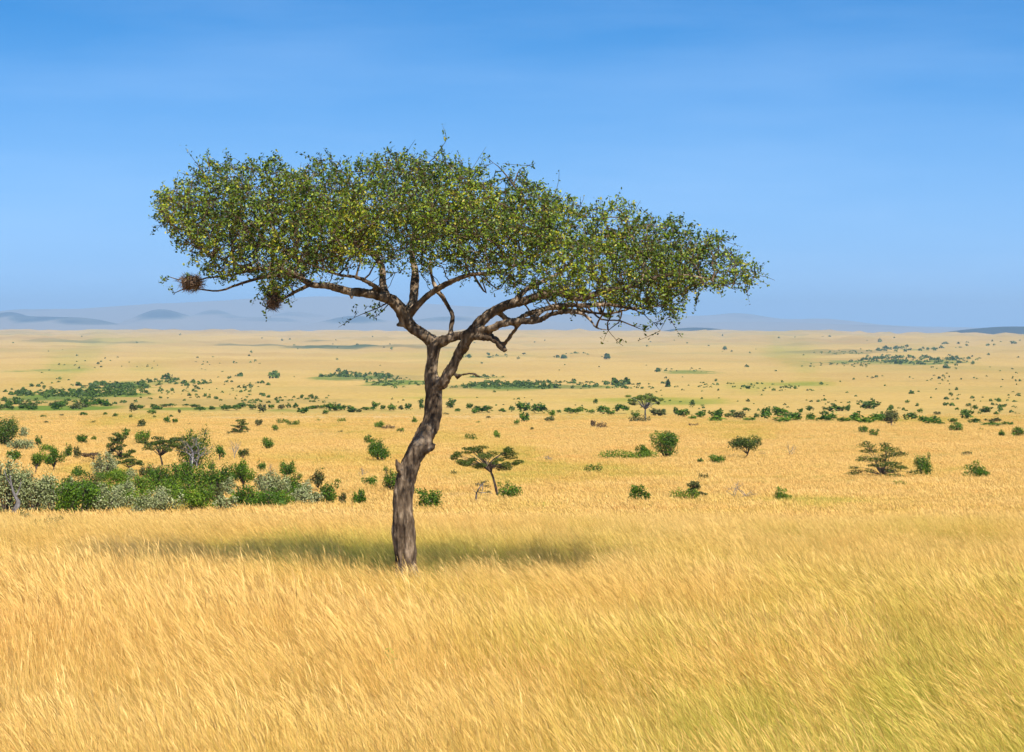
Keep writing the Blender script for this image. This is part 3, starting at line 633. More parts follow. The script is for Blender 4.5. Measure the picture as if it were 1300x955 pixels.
def lay(name, clumps, y0, y1, per, smin, smax, label):
    x, y = scatter(y0, y1, per, .035)
    kp = rng.random(len(x)) < 1 - smooth(y1 * .35, y1, y) if y1 > 200 else np.ones(len(x), bool)
    x, y = x[kp], y[kp]
    o = np.zeros_like(x); g = green_at(x, y) + rng.normal(0, .10, len(x))
    wind = fbm(np.stack([x / 3.0, y / 5.0, o], 1), 55, 3) - .5
    hs_ = rng.uniform(smin, smax, len(x)) * (.60 + .80 * fbm(np.stack([x / 2.4, y / 4.0, o], 1), 57, 3))
    hs_ *= 1 - .12 * np.clip(g, 0, 1)
    dt = np.hypot((x - TB[0]), (y - TB[1] + .3)); hs_ *= .45 + .55 * smooth(.3, 1.3, dt)
    hs_ *= (1 - .34 * smooth(46, 60, y)) * (1 - .40 * smooth(62, 78, y)) if y1 < 200 else 1.0
    up = smooth(-.02, -.15, x / y) * smooth(60, 45, y)              # straighter stand at the left of the foreground
    grass_field(name, clumps, np.stack([x, y, terrain(x, y)], 1), np.clip(g, 0, 1), hs_, rng.normal(0, .55, len(x)), -.10 - wind * .9 + .22 * up, label)
lay('tall_grass', near, 29, 128, 9.5, .85, 1.2, 'tall golden seeding grass leaning in the wind around the big tree')
lay('plain_grass', far, 124, 800, 1.0, .8, 1.25, 'golden grass covering the gentle slope among the bushes')

# ------------------------------------------------------------------ bushes and small trees
def lobes_for(kind, w, h, r):
    """list of (centre, radii) of leaf masses for a bush of width w and height h"""
    o = []
    if kind == 'round':
        o.append(((r.uniform(-.08, .08) * w, 0, h * .44), (w * .34, w * .32, h * .36)))
        for q in range(8):
            a = q / 8 * 6.28 + r.uniform(-.4, .4); d = r.uniform(.55, 1)
            o.append(((math.cos(a) * w * .30 * d, math.sin(a) * w * .28 * d, h * r.uniform(.25, .68)), (w * r.uniform(.15, .22),) * 2 + (h * r.uniform(.20, .30),)))
        for q in range(7): o.append(((r.uniform(-.36, .36) * w, r.uniform(-.3, .3) * w, h * r.uniform(.45, .86)), (w * r.uniform(.07, .14), w * .11, h * r.uniform(.10, .17))))
    elif kind == 'lobed':
        for q in range(9):
            a = r.uniform(0, 6.28); d = r.random() ** .6; hh = r.uniform(.25, .85) * (1 - .35 * d)
            o.append(((math.cos(a) * w * .38 * d, math.sin(a) * w * .34 * d, h * hh), (w * r.uniform(.11, .2),) * 2 + (h * r.uniform(.13, .22),)))
        o.append(((0, 0, h * .3), (w * .3, w * .3, h * .28)))
    elif kind == 'low':
        for q in range(9):
            x = (q / 8 - .5) * .82; o.append(((x * w, r.uniform(-.2, .2) * w, h * r.uniform(.3, .5)), (w * r.uniform(.09, .15), w * .14, h * r.uniform(.35, .52))))
    elif kind == 'tuft':
        for q in range(15):
            a = r.uniform(0, 6.28); d = r.random() ** .6
            o.append(((math.cos(a) * w * .40 * d, math.sin(a) * w * .38 * d, h * (.34 + r.uniform(.0, .46) * (1 - .5 * d))), (w * r.uniform(.09, .15),) * 2 + (h * r.uniform(.16, .28),)))
        o.append(((0, 0, h * .3), (w * .34, w * .32, h * .3)))
    elif kind == 'umbrella':
        for q in range(26):
            a = r.uniform(0, 6.28); d = (q / 25) ** .6
            o.append(((math.cos(a) * w * .42 * d, math.sin(a) * w * .40 * d, h * (.93 - .30 * d * r.random() - .12 * r.random())), (w * r.uniform(.06, .13), w * r.uniform(.06, .12), h * r.uniform(.03, .07))))
    elif kind == 'layered':
        for q in range(34):
            z = ((q + .5) / 34) ** 1.25; sp = .46 * (1 - .55 * z) * r.uniform(.2, 1); a = r.uniform(0, 6.28)
            o.append(((math.cos(a) * w * sp, math.sin(a) * w * sp, h * (.12 + .82 * z)), (w * r.uniform(.06, .14), w * .10, h * r.uniform(.03, .065))))
    elif kind == 'dome':
        for q in range(12):
            a = r.uniform(0, 6.28); d = (q / 11) ** .6
            o.append(((math.cos(a) * w * .36 * d, math.sin(a) * w * .34 * d, h * (.74 - .26 * d * r.random() + r.uniform(-.16, .08))), (w * r.uniform(.13, .2),) * 2 + (h * r.uniform(.14, .24),)))
    return o
def bush_mesh(kind, w, h, leaf, n, seed, mat_, stretch=1.0):
    r = random.Random(seed); rg = np.random.default_rng(seed); lb = lobes_for(kind, w, h, r)
    wt = np.array([a[1][0] * a[1][2] + a[1][0] * a[1][1] * .6 for a in lb]); wt /= wt.sum()
    Cs, Ns, Ts = [], [], []
    for (c, ra), p in zip(lb, wt):
        m_ = max(6, int(n * p)); d = rg.normal(size=(m_, 3)); d /= np.linalg.norm(d, axis=1)[:, None]
        rad = rg.uniform(.25, 1, m_) ** .38 * (.48 + 1.0 * vnoise(d * 2.9 + seed % 97 + c[0], 3)); pt = np.array(c) + d * np.array(ra) * rad[:, None]
        Cs.append(pt); Ns.append(d * .8 + rg.normal(size=(m_, 3)) * .7 + np.array([0, 0, .35])); Ts.append(np.clip(rg.normal(.48 + r.uniform(-.16, .16), .20, m_), 0, 1))
    C = np.concatenate(Cs); C[:, 2] = np.maximum(C[:, 2], .04); Nn = np.concatenate(Ns)
    v, f = leaf_quads(C, Nn, leaf * rg.uniform(.8, 1.6, len(C)), leaf * rg.uniform(.5, .85, len(C)))
    return mesh('foliage', v, f, [M[mat_]], {'tone': np.repeat(np.concatenate(Ts), 4)}), lb
def stems_mesh(kind, lb, w, h, seed, mat_, thick=1.0):
    r = random.Random(seed + 3); t = Tubes(); r0 = max(.025, .022 * h) * thick
    if kind in ('umbrella', 'dome', 'layered'):
        fork = h * (.40 if kind == 'umbrella' else .20 if kind == 'dome' else .10); off = np.array([r.uniform(-.06, .06) * w, 0, fork])
        c = catmull([(w * r.uniform(-.03, .03), 0, -.1), off * np.array([.4, 1, .5]), off], h * .05); t.add(c, np.linspace(r0 * 2.0, r0 * 1.3, len(c)), 7)
        start = off
    else: start = None
    for c, ra in lb:
        c = np.array(c); s0 = start if start is not None else np.array([c[0] * .22, c[1] * .22, -.08])
        mid_ = s0 + (c - s0) * .5 + np.array([r.uniform(-.05, .05) * w, r.uniform(-.05, .05) * w, .06 * h])
        p = catmull([s0, mid_, c + np.array([0, 0, ra[2] * .2])], h * .07); t.add(p, np.linspace(r0 * .9, r0 * .25, len(p)), 4, False)
        for q in range(3):
            e = c + np.array([r.uniform(-1, 1) * ra[0], r.uniform(-1, 1) * ra[1], r.uniform(-.3, .9) * ra[2]]) * .95
            t.add([mid_ * .3 + c * .7, (c + e) / 2 + np.array([0, 0, .03 * h]), e], [r0 * .35, r0 * .25, r0 * .12], 3, False)
    return t.mesh('stem', [M[mat_]])
def dead_mesh(w, h, seed, mat_, thick=1.0, spread=1.0, multi=2):
    r = random.Random(seed); t = Tubes(); r0 = max(.03, .024 * h) * thick
    def br(p, d, ln, rad, lv):
        pts = [p]; dd = d
        for q in range(3):
            dd = dd + np.array([r.gauss(0, .22), r.gauss(0, .22), r.gauss(.02, .14)]); dd /= np.linalg.norm(dd); pts.append(pts[-1] + dd * ln / 3)
        t.add(pts, np.linspace(rad, rad * .6, 4), 5 if lv < 2 else 3, False)
        if lv < 4:
            for q in range(r.choice((2, 3)) if lv else 3):
                nd = dd + np.array([r.gauss(0, .6) * spread, r.gauss(0, .6), r.gauss(.12, .3)]); nd /= np.linalg.norm(nd)
                br(pts[-1] if q == 0 else pts[r.choice((2, 3))], nd, ln * r.uniform(.55, .8), rad * .58, lv + 1)
    for q in range(multi): br(np.array([r.uniform(-.06, .06) * w, 0, -.1]), np.array([r.uniform(-.5, .5) * spread, r.uniform(-.4, .4), 1.0]), h * .42, r0, 0)
    me = t.mesh('branches', [M[mat_]]); co = np.array([v.co[:] for v in me.vertices]); lo, hi = co.min(0), co.max(0)
    co[:, 0] *= w / max(hi[0] - lo[0], .01); co[:, 2] = np.where(co[:, 2] > 0, co[:, 2] * h / hi[2], co[:, 2]); co[:, 1] *= w / max(hi[1] - lo[1], .01)
    me.vertices.foreach_set('co', co.astype(np.float32).ravel()); me.update(); return me
NB = [0]
def bush(px, py, wpx, hpx, kind, mat_, label, name='bush', cat='bush', group=None, stem='stem', thick=1.0, dens=1.0):
    NB[0] += 1; seed = 1000 + NB[0] * 7
    p = ground(px, py); p = ground(px, py + .18 * F / p[1]); mpp = p[1] / F; w, h = wpx * mpp * 1.12, hpx * mpp * 1.08 + .20
    leaf = max(.10, 1.7 * mpp); n = int(np.clip(w * h / leaf ** 2 * 5.0 * dens, 140, 4200))
    root = bpy.data.objects.new(name, None); COL.objects.link(root); root.location = p; tag(root, label, cat, group)
    if kind == 'dead':
        put('branches' if False else 'bare_wood', dead_mesh(w, h, seed, stem, thick, 1.0, 3), root); return root
    me, lb = bush_mesh(kind, w, h, leaf, n, seed, mat_)
    put('crown' if 'tree' in name else 'foliage', me, root); put('trunk' if 'tree' in name else 'stem', stems_mesh(kind, lb, w, h, seed, stem, thick), root)
    return root

GT, BT, ST = 'green bushes of the thicket', 'outlying bushes on the slope', 'silvery bushes of the thicket'
for x, y, w, h, lab in (
    (10, 652, 54, 74, 'tallest silvery grey-green bush of the thicket, behind the crooked grey snag'), (40, 652, 54, 60, 'broad silvery bush of the thicket next to the tallest one'), (72, 652, 54, 55, 'silvery bush of the thicket between two broad ones and a dark green bush'),
    (128, 652, 46, 43, 'silvery bush right behind the grass between dark green and pale dry ones'), (150, 648, 42, 33, 'pale dry silvery bush of the thicket next to trailing yellow-green growth'), (206, 649, 66, 34, 'wide low whitish bush along the front edge of the thicket'),
    (285, 648, 34, 23, 'small silvery bush at a sandy gap in the thicket'), (132, 608, 36, 36, 'round silver bush standing behind a bright green spreading one'), (345, 637, 56, 42, 'brightest whitish-silver bush near the open-crowned light green tree'),
    (377, 639, 34, 26, 'greyish silver bush below the spindly pale olive tree'), (393, 640, 32, 20, 'low whitish silver bush beside the dense dark green end bush'), (176, 653, 20, 13, 'tiny silvery tuft on the grass edge of the thicket'), (30, 571, 44, 18, 'low grey-green shrub at the foot of the large blue-green bush')):
    bush(x, y, w, h, 'tuft', 'silver', lab, 'silver_bush', 'bush', ST)
for x, y, w, h, k_, m_, lab in (
    (100, 655, 58, 48, 'round', 'green', 'big dark green bush at the grass edge amid silvery bushes'), (84, 653, 38, 30, 'round', 'bright', 'yellow-green bush squeezed between silvery and dark green ones'), (150, 621, 60, 32, 'lobed', 'bright', 'bright green spreading bush in front of the round silver bush'),
    (200, 627, 42, 36, 'round', 'green', 'dark green bush below the wide dark flat-topped thorn tree'), (221, 626, 28, 44, 'lobed', 'green', 'tall narrow green bush rising into the wide flat-topped thorn tree'), (250, 625, 56, 38, 'round', 'green', 'broad dark green bush below the bush with silvery branches'),
    (279, 626, 36, 40, 'round', 'green', 'dark green bush closing the row beside the sandy gap'), (272, 632, 28, 19, 'round', 'olive', 'small round olive bush tucked before the dark green row'), (252, 649, 54, 38, 'round', 'bright', 'large yellow-green bush at the grass edge beside the wide whitish one'),
    (312, 645, 34, 30, 'round', 'green', 'green bush at the grass edge under the open-crowned light tree'), (172, 645, 40, 28, 'low', 'bright', 'trailing yellow-green growth between two whitish bushes'), (230, 643, 32, 26, 'round', 'bright', 'small leafy bush wedged between whitish and yellow-green bushes'),
    (345, 645, 54, 24, 'round', 'green', 'low green bush in front of the brightest silver one'), (370, 632, 28, 32, 'round', 'green', 'upright green bush between two silver ones'), (185, 630, 32, 27, 'round', 'bright', 'light green bush behind the wide low whitish one'),
    (236, 616, 26, 30, 'lobed', 'green', 'green bush with loose shoots between the narrow and broad dark ones'), (300, 643, 22, 20, 'round', 'bright', 'small light green bush on the rim of the sandy gap'), (120, 652, 36, 30, 'round', 'bright', 'light green bush half under a silvery one near the dark green bush')):
    bush(x, y, w, h, k_, m_, lab, group=GT)
for q, (x, y, w, h) in enumerate(((60, 640, 40, 40), (110, 636, 40, 34), (160, 640, 36, 30), (185, 648, 30, 20), (215, 634, 36, 26), (265, 640, 34, 26), (292, 630, 26, 24), (326, 642, 26, 20), (360, 642, 28, 18), (404, 640, 22, 18), (24, 630, 36, 34), (90, 630, 34, 28), (140, 630, 34, 26), (338, 622, 30, 22), (388, 628, 24, 20), (100, 606, 30, 16), (60, 575, 22, 12), (190, 608, 30, 20), (165, 612, 30, 18), (300, 612, 26, 20))):
    bush(x, y, w, h, ('lobed', 'round', 'tuft')[q % 3], ('bright', 'green', 'silver', 'olive')[q * 7 % 4], 'smaller bush filling a gap between the larger bushes of the thicket', group='gap fillers of the thicket')
# (px, py, width, height, shape, leaf, label, name, category)
ONE = [
    (6, 566, 44, 40, 'round', 'far', 'large blue-green bush towering over a grey shrub beyond the thicket', 'bush', 'bush'),
    (30, 556, 15, 16, 'tuft', 'silver', 'dry greyish bush leaning on the large blue-green bush', 'bush', 'bush'),
    (49, 567, 10, 14, 'round', 'green', 'narrow upright green bush behind the thicket beside low grey shrub', 'bush', 'bush'),
    (18, 588, 20, 18, 'dome', 'green', 'small round-headed tree on a short stem just behind the silvery thicket', 'small_tree', 'tree'),
    (45, 601, 24, 28, 'dome', 'bright', 'small pale green tree on thin stems beside a denser round tree', 'small_tree', 'tree'),
    (68, 598, 28, 29, 'dome', 'green', 'dense round dark green tree on a short stem above the silvery thicket', 'small_tree', 'tree'),
    (86, 581, 12, 18, 'round', 'green', 'narrow green bush paired with a grey one in open grass', 'bush', 'bush'),
    (98, 583, 13, 17, 'tuft', 'olive', 'greyish olive bush paired with a narrow green one in open grass', 'bush', 'bush'),
    (104, 563, 19, 15, 'lobed', 'green', 'flat-headed green bush on the bare slope beyond the paired bushes', 'bush', 'bush'),
    (152, 585, 44, 34, 'layered', 'thorn', 'dark layered thorn tree above a bright green bush in the thicket', 'thorn_tree', 'tree'),
    (165, 600, 38, 17, 'umbrella', 'thorn', 'low flat thorn tree under the dark layered one', 'thorn_tree', 'tree'),
    (118, 587, 30, 12, 'umbrella', 'dry', 'thin half-dead flat thorn tree with brown layers', 'thorn_tree', 'tree'),
    (181, 564, 24, 18, 'round', 'bright', 'round light green bush behind the dark layered thorn trees', 'bush', 'bush'),
    (207, 594, 66, 38, 'umbrella', 'thorn', 'wide dark flat-topped thorn tree with many slanting stems in the thicket', 'thorn_tree', 'tree'),
    (246, 594, 54, 54, 'round', 'green', 'tall green bush veiled in bare silvery branches', 'bush', 'bush'),
    (279, 585, 14, 20, 'dome', 'green', 'slim little tree beside the tall bush with silvery branches', 'small_tree', 'tree'),
    (309, 584, 14, 14, 'dome', 'thorn', 'small dark tree next to a bare grey dead bush', 'small_tree', 'tree'),
    (308, 622, 32, 38, 'dome', 'bright', 'light green open-crowned tree on slim stems at the end of the thicket', 'small_tree', 'tree'),
    (403, 624, 20, 27, 'dome', 'olive', 'spindly pale olive tree rising behind silvery bushes', 'small_tree', 'tree'),
    (417, 640, 26, 27, 'round', 'green', 'dense dark green bush closing the silvery row of the thicket', 'bush', 'bush'),
    (434, 638, 10, 15, 'tuft', 'olive', 'dry wispy bush between two dark green bushes', 'bush', 'bush'),
    (455, 640, 26, 21, 'lobed', 'green', 'dark green bush standing alone just past the thicket end', 'bush', 'bush'),
    (428, 614, 9, 11, 'lobed', 'green', 'tiny green bush in open grass behind the end of the thicket', 'bush', 'bush'),
    (364, 604, 27, 25, 'lobed', 'green', 'leafy bush on bare stems beside a grey dead snag', 'bush', 'bush'),
    (332, 597, 14, 12, 'round', 'green', 'small round bush beside a grey dead snag', 'bush', 'bush'),
    (340, 571, 18, 16, 'round', 'green', 'compact dark green bush alone in a yellow-green sward', 'bush', 'bush'),
    (305, 550, 28, 17, 'layered', 'thorn', 'small two-tiered dark thorn tree in open grass', 'thorn_tree', 'tree'),
    (328, 541, 12, 10, 'round', 'olive', 'olive-brown bush beside the small two-tiered thorn tree', 'bush', 'bush'),
    (480, 543, 15, 11, 'lobed', 'bright', 'bright green bush with a dry patch beside it', 'bush', 'bush'),
    (493, 545, 15, 6, 'low', 'dry', 'low dry brown scrub beside a bright green bush', 'bush', 'bush'),
    (469, 564, 17, 13, 'lobed', 'green', 'small sparse bush just above a larger two-lobed dark bush', 'bush', 'bush'),
    (483, 585, 36, 32, 'lobed', 'green', 'large dark green two-lobed bush left of the leaning trunk', 'bush', 'bush'),
    (471, 617, 24, 17, 'lobed', 'green', 'low green bush beside the bush half hidden by the trunk', 'bush', 'bush'),
    (496, 622, 24, 28, 'round', 'green', 'green bush half hidden behind the leaning trunk', 'bush', 'bush'),
    (545, 648, 36, 29, 'round', 'green', 'dense green bush in the tall grass close behind the big trunk', 'bush', 'bush'),
    (597, 558, 13, 8, 'low', 'green', 'small low green bush behind the lone flat-topped thorn tree', 'bush', 'bush'),
    (631, 557, 11, 15, 'lobed', 'bright', 'thin upright green shrub behind the lone flat-topped thorn tree', 'bush', 'bush'),
    (646, 632, 34, 20, 'round', 'green', 'rounded green bush at the foot of the lone flat-topped thorn tree', 'bush', 'bush'),
    (848, 581, 38, 45, 'lobed', 'green', 'tall dense dark green bush with a rounded head, joined to a low spreading one', 'bush', 'bush'),
    (797, 583, 66, 13, 'low', 'bright', 'long low spreading green bush beside the tall dark one', 'bush', 'bush'),
    (818, 581, 24, 21, 'lobed', 'green', 'mid-height green bush between the low spreading bush and the tall one', 'bush', 'bush'),
    (753, 599, 22, 11, 'low', 'green', 'small low green bush alone before the long spreading bush', 'bush', 'bush'),
    (812, 637, 30, 28, 'lobed', 'green', 'upright dark green bush with side shoots in the near golden grass', 'bush', 'bush'),
    (869, 636, 34, 17, 'low', 'bright', 'bright green bush under a sparse flat thorn bush', 'bush', 'bush'),
    (882, 632, 40, 20, 'layered', 'olive', 'sparse flat olive thorn bush above a bright green bush', 'bush', 'bush'),
    (889, 588, 8, 7, 'round', 'green', 'tiny ball of green bush beside a three-lobed low bush', 'bush', 'bush'),
    (910, 588, 28, 13, 'lobed', 'green', 'low three-lobed green bush near a round-topped thorn tree', 'bush', 'bush'),
    (893, 608, 12, 8, 'low', 'olive', 'dull olive tuft above the sparse flat thorn bush', 'bush', 'bush'),
    (819, 533, 46, 32, 'umbrella', 'pale', 'pale green flat-crowned tree on a forked white stem in the bush belt', 'thorn_tree', 'tree'),
    (812, 536, 26, 9, 'low', 'olive', 'low olive scrub at the foot of the pale flat-crowned tree', 'bush', 'bush'),
    (806, 530, 13, 9, 'round', 'green', 'small green bush under the pale flat-crowned tree', 'bush', 'bush'),
    (753, 541, 8, 8, 'round', 'dry', 'small round brown bush beside brown scrub in open grass', 'bush', 'bush'),
    (764, 543, 13, 7, 'low', 'dry', 'low brown scrub beside a small round brown bush', 'bush', 'bush'),
    (880, 541, 12, 4, 'low', 'dry', 'flat strip of brown scrub behind the tall dark bush', 'bush', 'bush'),
    (946, 581, 47, 27, 'dome', 'thorn', 'low round-topped dark thorn tree with slanting stems near a grey dead bush', 'thorn_tree', 'tree'),
    (993, 634, 26, 16, 'lobed', 'bright', 'bright green low bush alone in the near golden grass', 'bush', 'bush'),
    (1116, 605, 92, 42, 'layered', 'thorn', 'broad dark thorn tree in ragged layers, widest near the ground', 'thorn_tree', 'tree'),
    (1172, 605, 25, 29, 'round', 'green', 'dense upright barrel-shaped green bush beside the broad layered thorn tree', 'bush', 'bush'),
    (1239, 606, 38, 20, 'lobed', 'green', 'low two-lobed green bush alone past the barrel-shaped one', 'bush', 'bush'),
    (1142, 616, 15, 7, 'low', 'bright', 'tiny green tuft in front of the broad layered thorn tree', 'bush', 'bush'),
    (1110, 554, 14, 10, 'round', 'green', 'round green bush of a pair in front of the bush belt', 'bush', 'bush'),
    (1096, 549, 15, 9, 'round', 'green', 'flatter green bush of a pair in front of the bush belt', 'bush', 'bush'),
    (1227, 578, 12, 6, 'low', 'olive', 'faint olive tuft in open grass beyond the two-lobed bush', 'bush', 'bush'),
    (1214, 547, 20, 11, 'round', 'green', 'broad green bush at the near edge of the bush belt', 'bush', 'bush'),
    (1272, 554, 11, 10, 'lobed', 'green', 'small bush paired with a rounder reddish-stemmed bush by the belt', 'bush', 'bush'),
    (1292, 554, 18, 13, 'round', 'green', 'round bush with reddish stems standing off from the bush belt', 'bush', 'bush'),
    (1132, 541, 22, 21, 'dome', 'olive', 'dark olive round-crowned tree rising out of the bush belt', 'small_tree', 'tree'),
    (349, 547, 9, 8, 'round', 'green', 'small dark bush on its own below two low green bushes', 'bush', 'bush'),
    (358, 538, 12, 7, 'low', 'green', 'smaller of two low green bushes side by side on the slope', 'bush', 'bush'),
    (372, 540, 15, 7, 'low', 'green', 'wider of two low green bushes side by side on the slope', 'bush', 'bush'),
    (434, 536, 9, 6, 'low', 'bright', 'small yellowish green tuft in front of the bush belt', 'bush', 'bush'),
    (508, 548, 8, 5, 'low', 'green', 'tiny low bush in open grass beyond the two-lobed dark bush', 'bush', 'bush'),
    (526, 538, 7, 10, 'lobed', 'green', 'thin upright shrub just left of the big trunk', 'bush', 'bush'),
    (31, 664, 24, 15, 'tuft', 'olive', 'brownish olive low bush at the foot of the grey snag', 'bush', 'bush'),
    (60, 670, 34, 12, 'low', 'olive', 'low trailing olive scrub in the tall grass before the thicket', 'bush', 'bush'),
]
for x, y, w, h, k_, m_, lab, nm, ct in ONE:
    bush(x, y, w, h, k_, m_, lab, nm, ct, None, 'grey_wood' if (x, y) in ((819, 533),) else 'stem', .55 if k_ == 'layered' else .8)
for x, y, w, h, lab in ((1002, 579, 16, 18, 'bare grey dead bush alone near the low round-topped thorn tree'), (936, 633, 40, 22, 'bare forked dead shrub in the near golden grass'), (458, 604, 12, 11, 'tiny bare dead shrub above the low green bush by the trunk'), (297, 583, 14, 26, 'tall thin bare dead tree beside a small dark tree'), (344, 602, 10, 13, 'short grey dead snag beside a small round bush'), (246, 596, 50, 44, 'veil of bare silvery branches standing against a tall green bush'), (968, 578, 9, 6, 'low brown dead twigs beside the low round-topped thorn tree'), (694, 585, 12, 6, 'fallen whitish dead branch lying in open grass')):
    bush(x, y, w, h, 'dead', None, lab, 'dead_bush', 'dead bush', None, 'grey_wood', .8)

def lone_thorn():                                                   # the flat-topped tree to the right of the big trunk
    p = ground(632, 634); mpp = p[1] / F
    def q(px, py, dy=0.): return np.array([(px - 632) * mpp, dy, (634 - py) * mpp])
    root = bpy.data.objects.new('thorn_tree', None); COL.objects.link(root); root.location = p
    tag(root, 'lone flat-topped thorn tree with one slanting stem and ragged dark crown', 'tree')
    t = Tubes(); e = []
    def ln(pts, r0, r1): c = catmull(pts, .12); t.add(c, np.linspace(r0, r1, len(c)), 6, True)
    ln([q(633, 637), q(630, 622), q(626, 606), q(623.5, 600)], .105, .075)
    ends = [(576, 582, .3), (584, 586, -.8), (592, 576, .9), (600, 584, -.5), (608, 574, .4), (616, 580, -.9), (626, 578, .9), (634, 584, -.6), (640, 578, .5), (646, 572, -.2), (648, 582, .3), (645, 594, -.5), (636, 594, .6), (654, 590, .1), (580, 577, .0), (605, 592, -.7), (621, 590, .8), (589, 589, .4), (598, 571, -.2), (612, 569, .2), (612, 594, .2)]
    ends += [(x_ + R.uniform(-8, 8), y_ + R.uniform(-5, 4), d_ * 1.9) for x_, y_, d_ in ends[1:18]]
    for i_, (x_, y_, d_) in enumerate(ends):
        s0 = q(623.5, 600) if i_ % 3 else q(618, 594); f = q(617 + (x_ - 617) * .30, 592 - (592 - y_) * .4, d_ * .3)
        ln([s0, f, q(x_, y_, d_)], .045, .010); e.append((q(x_, y_, d_), d_))
    put('trunk', t.mesh('trunk', [M['stem']]), root)
    Cs, Ns = [], []
    for c_, _ in e:
        n_ = 190; d = rng.normal(size=(n_, 3)); d /= np.linalg.norm(d, axis=1)[:, None]
        Cs.append(c_ + d * np.array([rng.uniform(.25, .6), rng.uniform(.25, .6), rng.uniform(.10, .24)]) * rng.uniform(.2, 1, n_)[:, None] ** .5 + np.array([0, 0, .05])); Ns.append(rng.normal(size=(n_, 3)) + np.array([0, 0, .8]))
    C = np.concatenate(Cs); v, f = leaf_quads(C, np.concatenate(Ns), rng.uniform(.07, .14, len(C)), .06)
    put('crown', mesh('crown', v, f, [M['thorn']], {'tone': np.repeat(np.clip(rng.normal(.45, .22, len(C)), 0, 1), 4)}), root)
lone_thorn()
def sapling():
    p = ground(604, 641); mpp = p[1] / F
    def q(px, py, dy=0.): return np.array([(px - 604) * mpp, dy, (641 - py) * mpp])
    root = bpy.data.objects.new('dead_sapling', None); COL.objects.link(root); root.location = p
    tag(root, 'broken half-dead sapling with brown leaves beside the lone thorn tree', 'tree'); t = Tubes()
    for pts, r0 in (([(604, 644), (604.5, 630), (606, 624), (611, 616), (616, 611)], .07), ([(606, 624), (612, 626), (620, 625), (625, 627)], .03), ([(611, 616), (606, 614), (603, 616)], .03), ([(613, 614), (612, 624), (609, 631)], .025), ([(610, 617), (618, 617), (622, 614)], .02), ([(605, 626), (602, 623), (601, 619)], .02)):
        c = catmull([q(a, b, rng.normal() * .08) for a, b in pts], .08); t.add(c, np.linspace(r0, r0 * .35, len(c)), 5, False)
    put('stem', t.mesh('stem', [M['grey_wood']]), root)
    C = np.concatenate([q(a, b) + rng.normal(size=(40, 3)) * np.array([.12, .12, .05]) for a, b in ((612, 613), (616, 612), (607, 615), (620, 624), (618, 617), (609, 622))])
    v, f = leaf_quads(C, rng.normal(size=C.shape), .08, .05); put('foliage', mesh('foliage', v, f, [M['olive']], {'tone': np.repeat(rng.random(len(C)) * .5, 4)}), root)
sapling()
def snag():                                                         # grey leaning snag at the left edge
    p = ground(20, 662); mpp = p[1] / F
    def q(px, py, dy=0.): return np.array([(px - 20) * mpp, dy, (662 - py) * mpp])
    root = bpy.data.objects.new('snag', None); COL.objects.link(root); root.location = p
    tag(root, 'crooked weathered grey snag at the front of the silvery thicket', 'dead tree'); t = Tubes()
    for pts, r in (([(22, 666), (18.5, 650), (22, 643), (23, 637), (19, 630), (15, 618), (13, 604)], (.11, .12, .12, .10, .07, .05, .02)), ([(20, 631), (24, 622), (27, 612)], (.05, .035, .015)), ([(15, 618), (9, 608), (6, 598)], (.04, .03, .012))):
        a = np.array([[*q(x, y), rr_] for (x, y), rr_ in zip(pts, r)]); c = catmull(a, .06); t.add(c[:, :3], c[:, 3], 8)
    put('trunk', t.mesh('trunk', [M['grey_wood']]), root)
snag()

# ------------------------------------------------------------------ belts of bushes across the plain: one by one, with shared shapes
VAR = {}
for m_ in ('green', 'bright', 'far', 'olive'):
    VAR[m_] = [bush_mesh(k_, 1.0, 1.0, .17, 190, 5000 + q * 13 + len(m_), m_)[0] for q, k_ in enumerate(('round', 'lobed', 'round', 'tuft', 'lobed', 'dome'))]
def small(px, py, wpx, hpx, m_, label, group, r):
    p = ground(px, py); mpp = p[1] / F; o = put('bush', r.choice(VAR[m_]), None, p)
    o.scale = (wpx * mpp, wpx * mpp * r.uniform(.8, 1.1), hpx * mpp * 1.06); o.rotation_euler = (0, 0, r.uniform(0, 6.28)); tag(o, label, 'bush', group); return o
LB = {
 'olive': ('green bush in the long belt running past the dark olive tree', 'bushes of the belt past the olive tree'),
 'back': ('smaller bush scattered just behind the belt with the dark olive tree', 'bushes behind the belt'),
 'pale': ('green bush in the belt running past the pale flat-crowned tree', 'bushes of the belt past the pale tree'),
 'trunk': ('green bush in the belt meeting the big trunk from the thicket side', 'bushes of the belt before the trunk'),
 'wide': ('green bush in the wide belt far behind the thicket', 'bushes of the wide belt behind the thicket'),
 'slope': ('small bush dotted over the bare slope behind the thicket', 'bushes on the slope behind the thicket'),
 'tuft': ('tiny bush tuft alone in the open grass beyond the big tree', 'tufts in the open grass')}
g_, f_, o_, b_ = 'green', 'far', 'olive', 'bright'
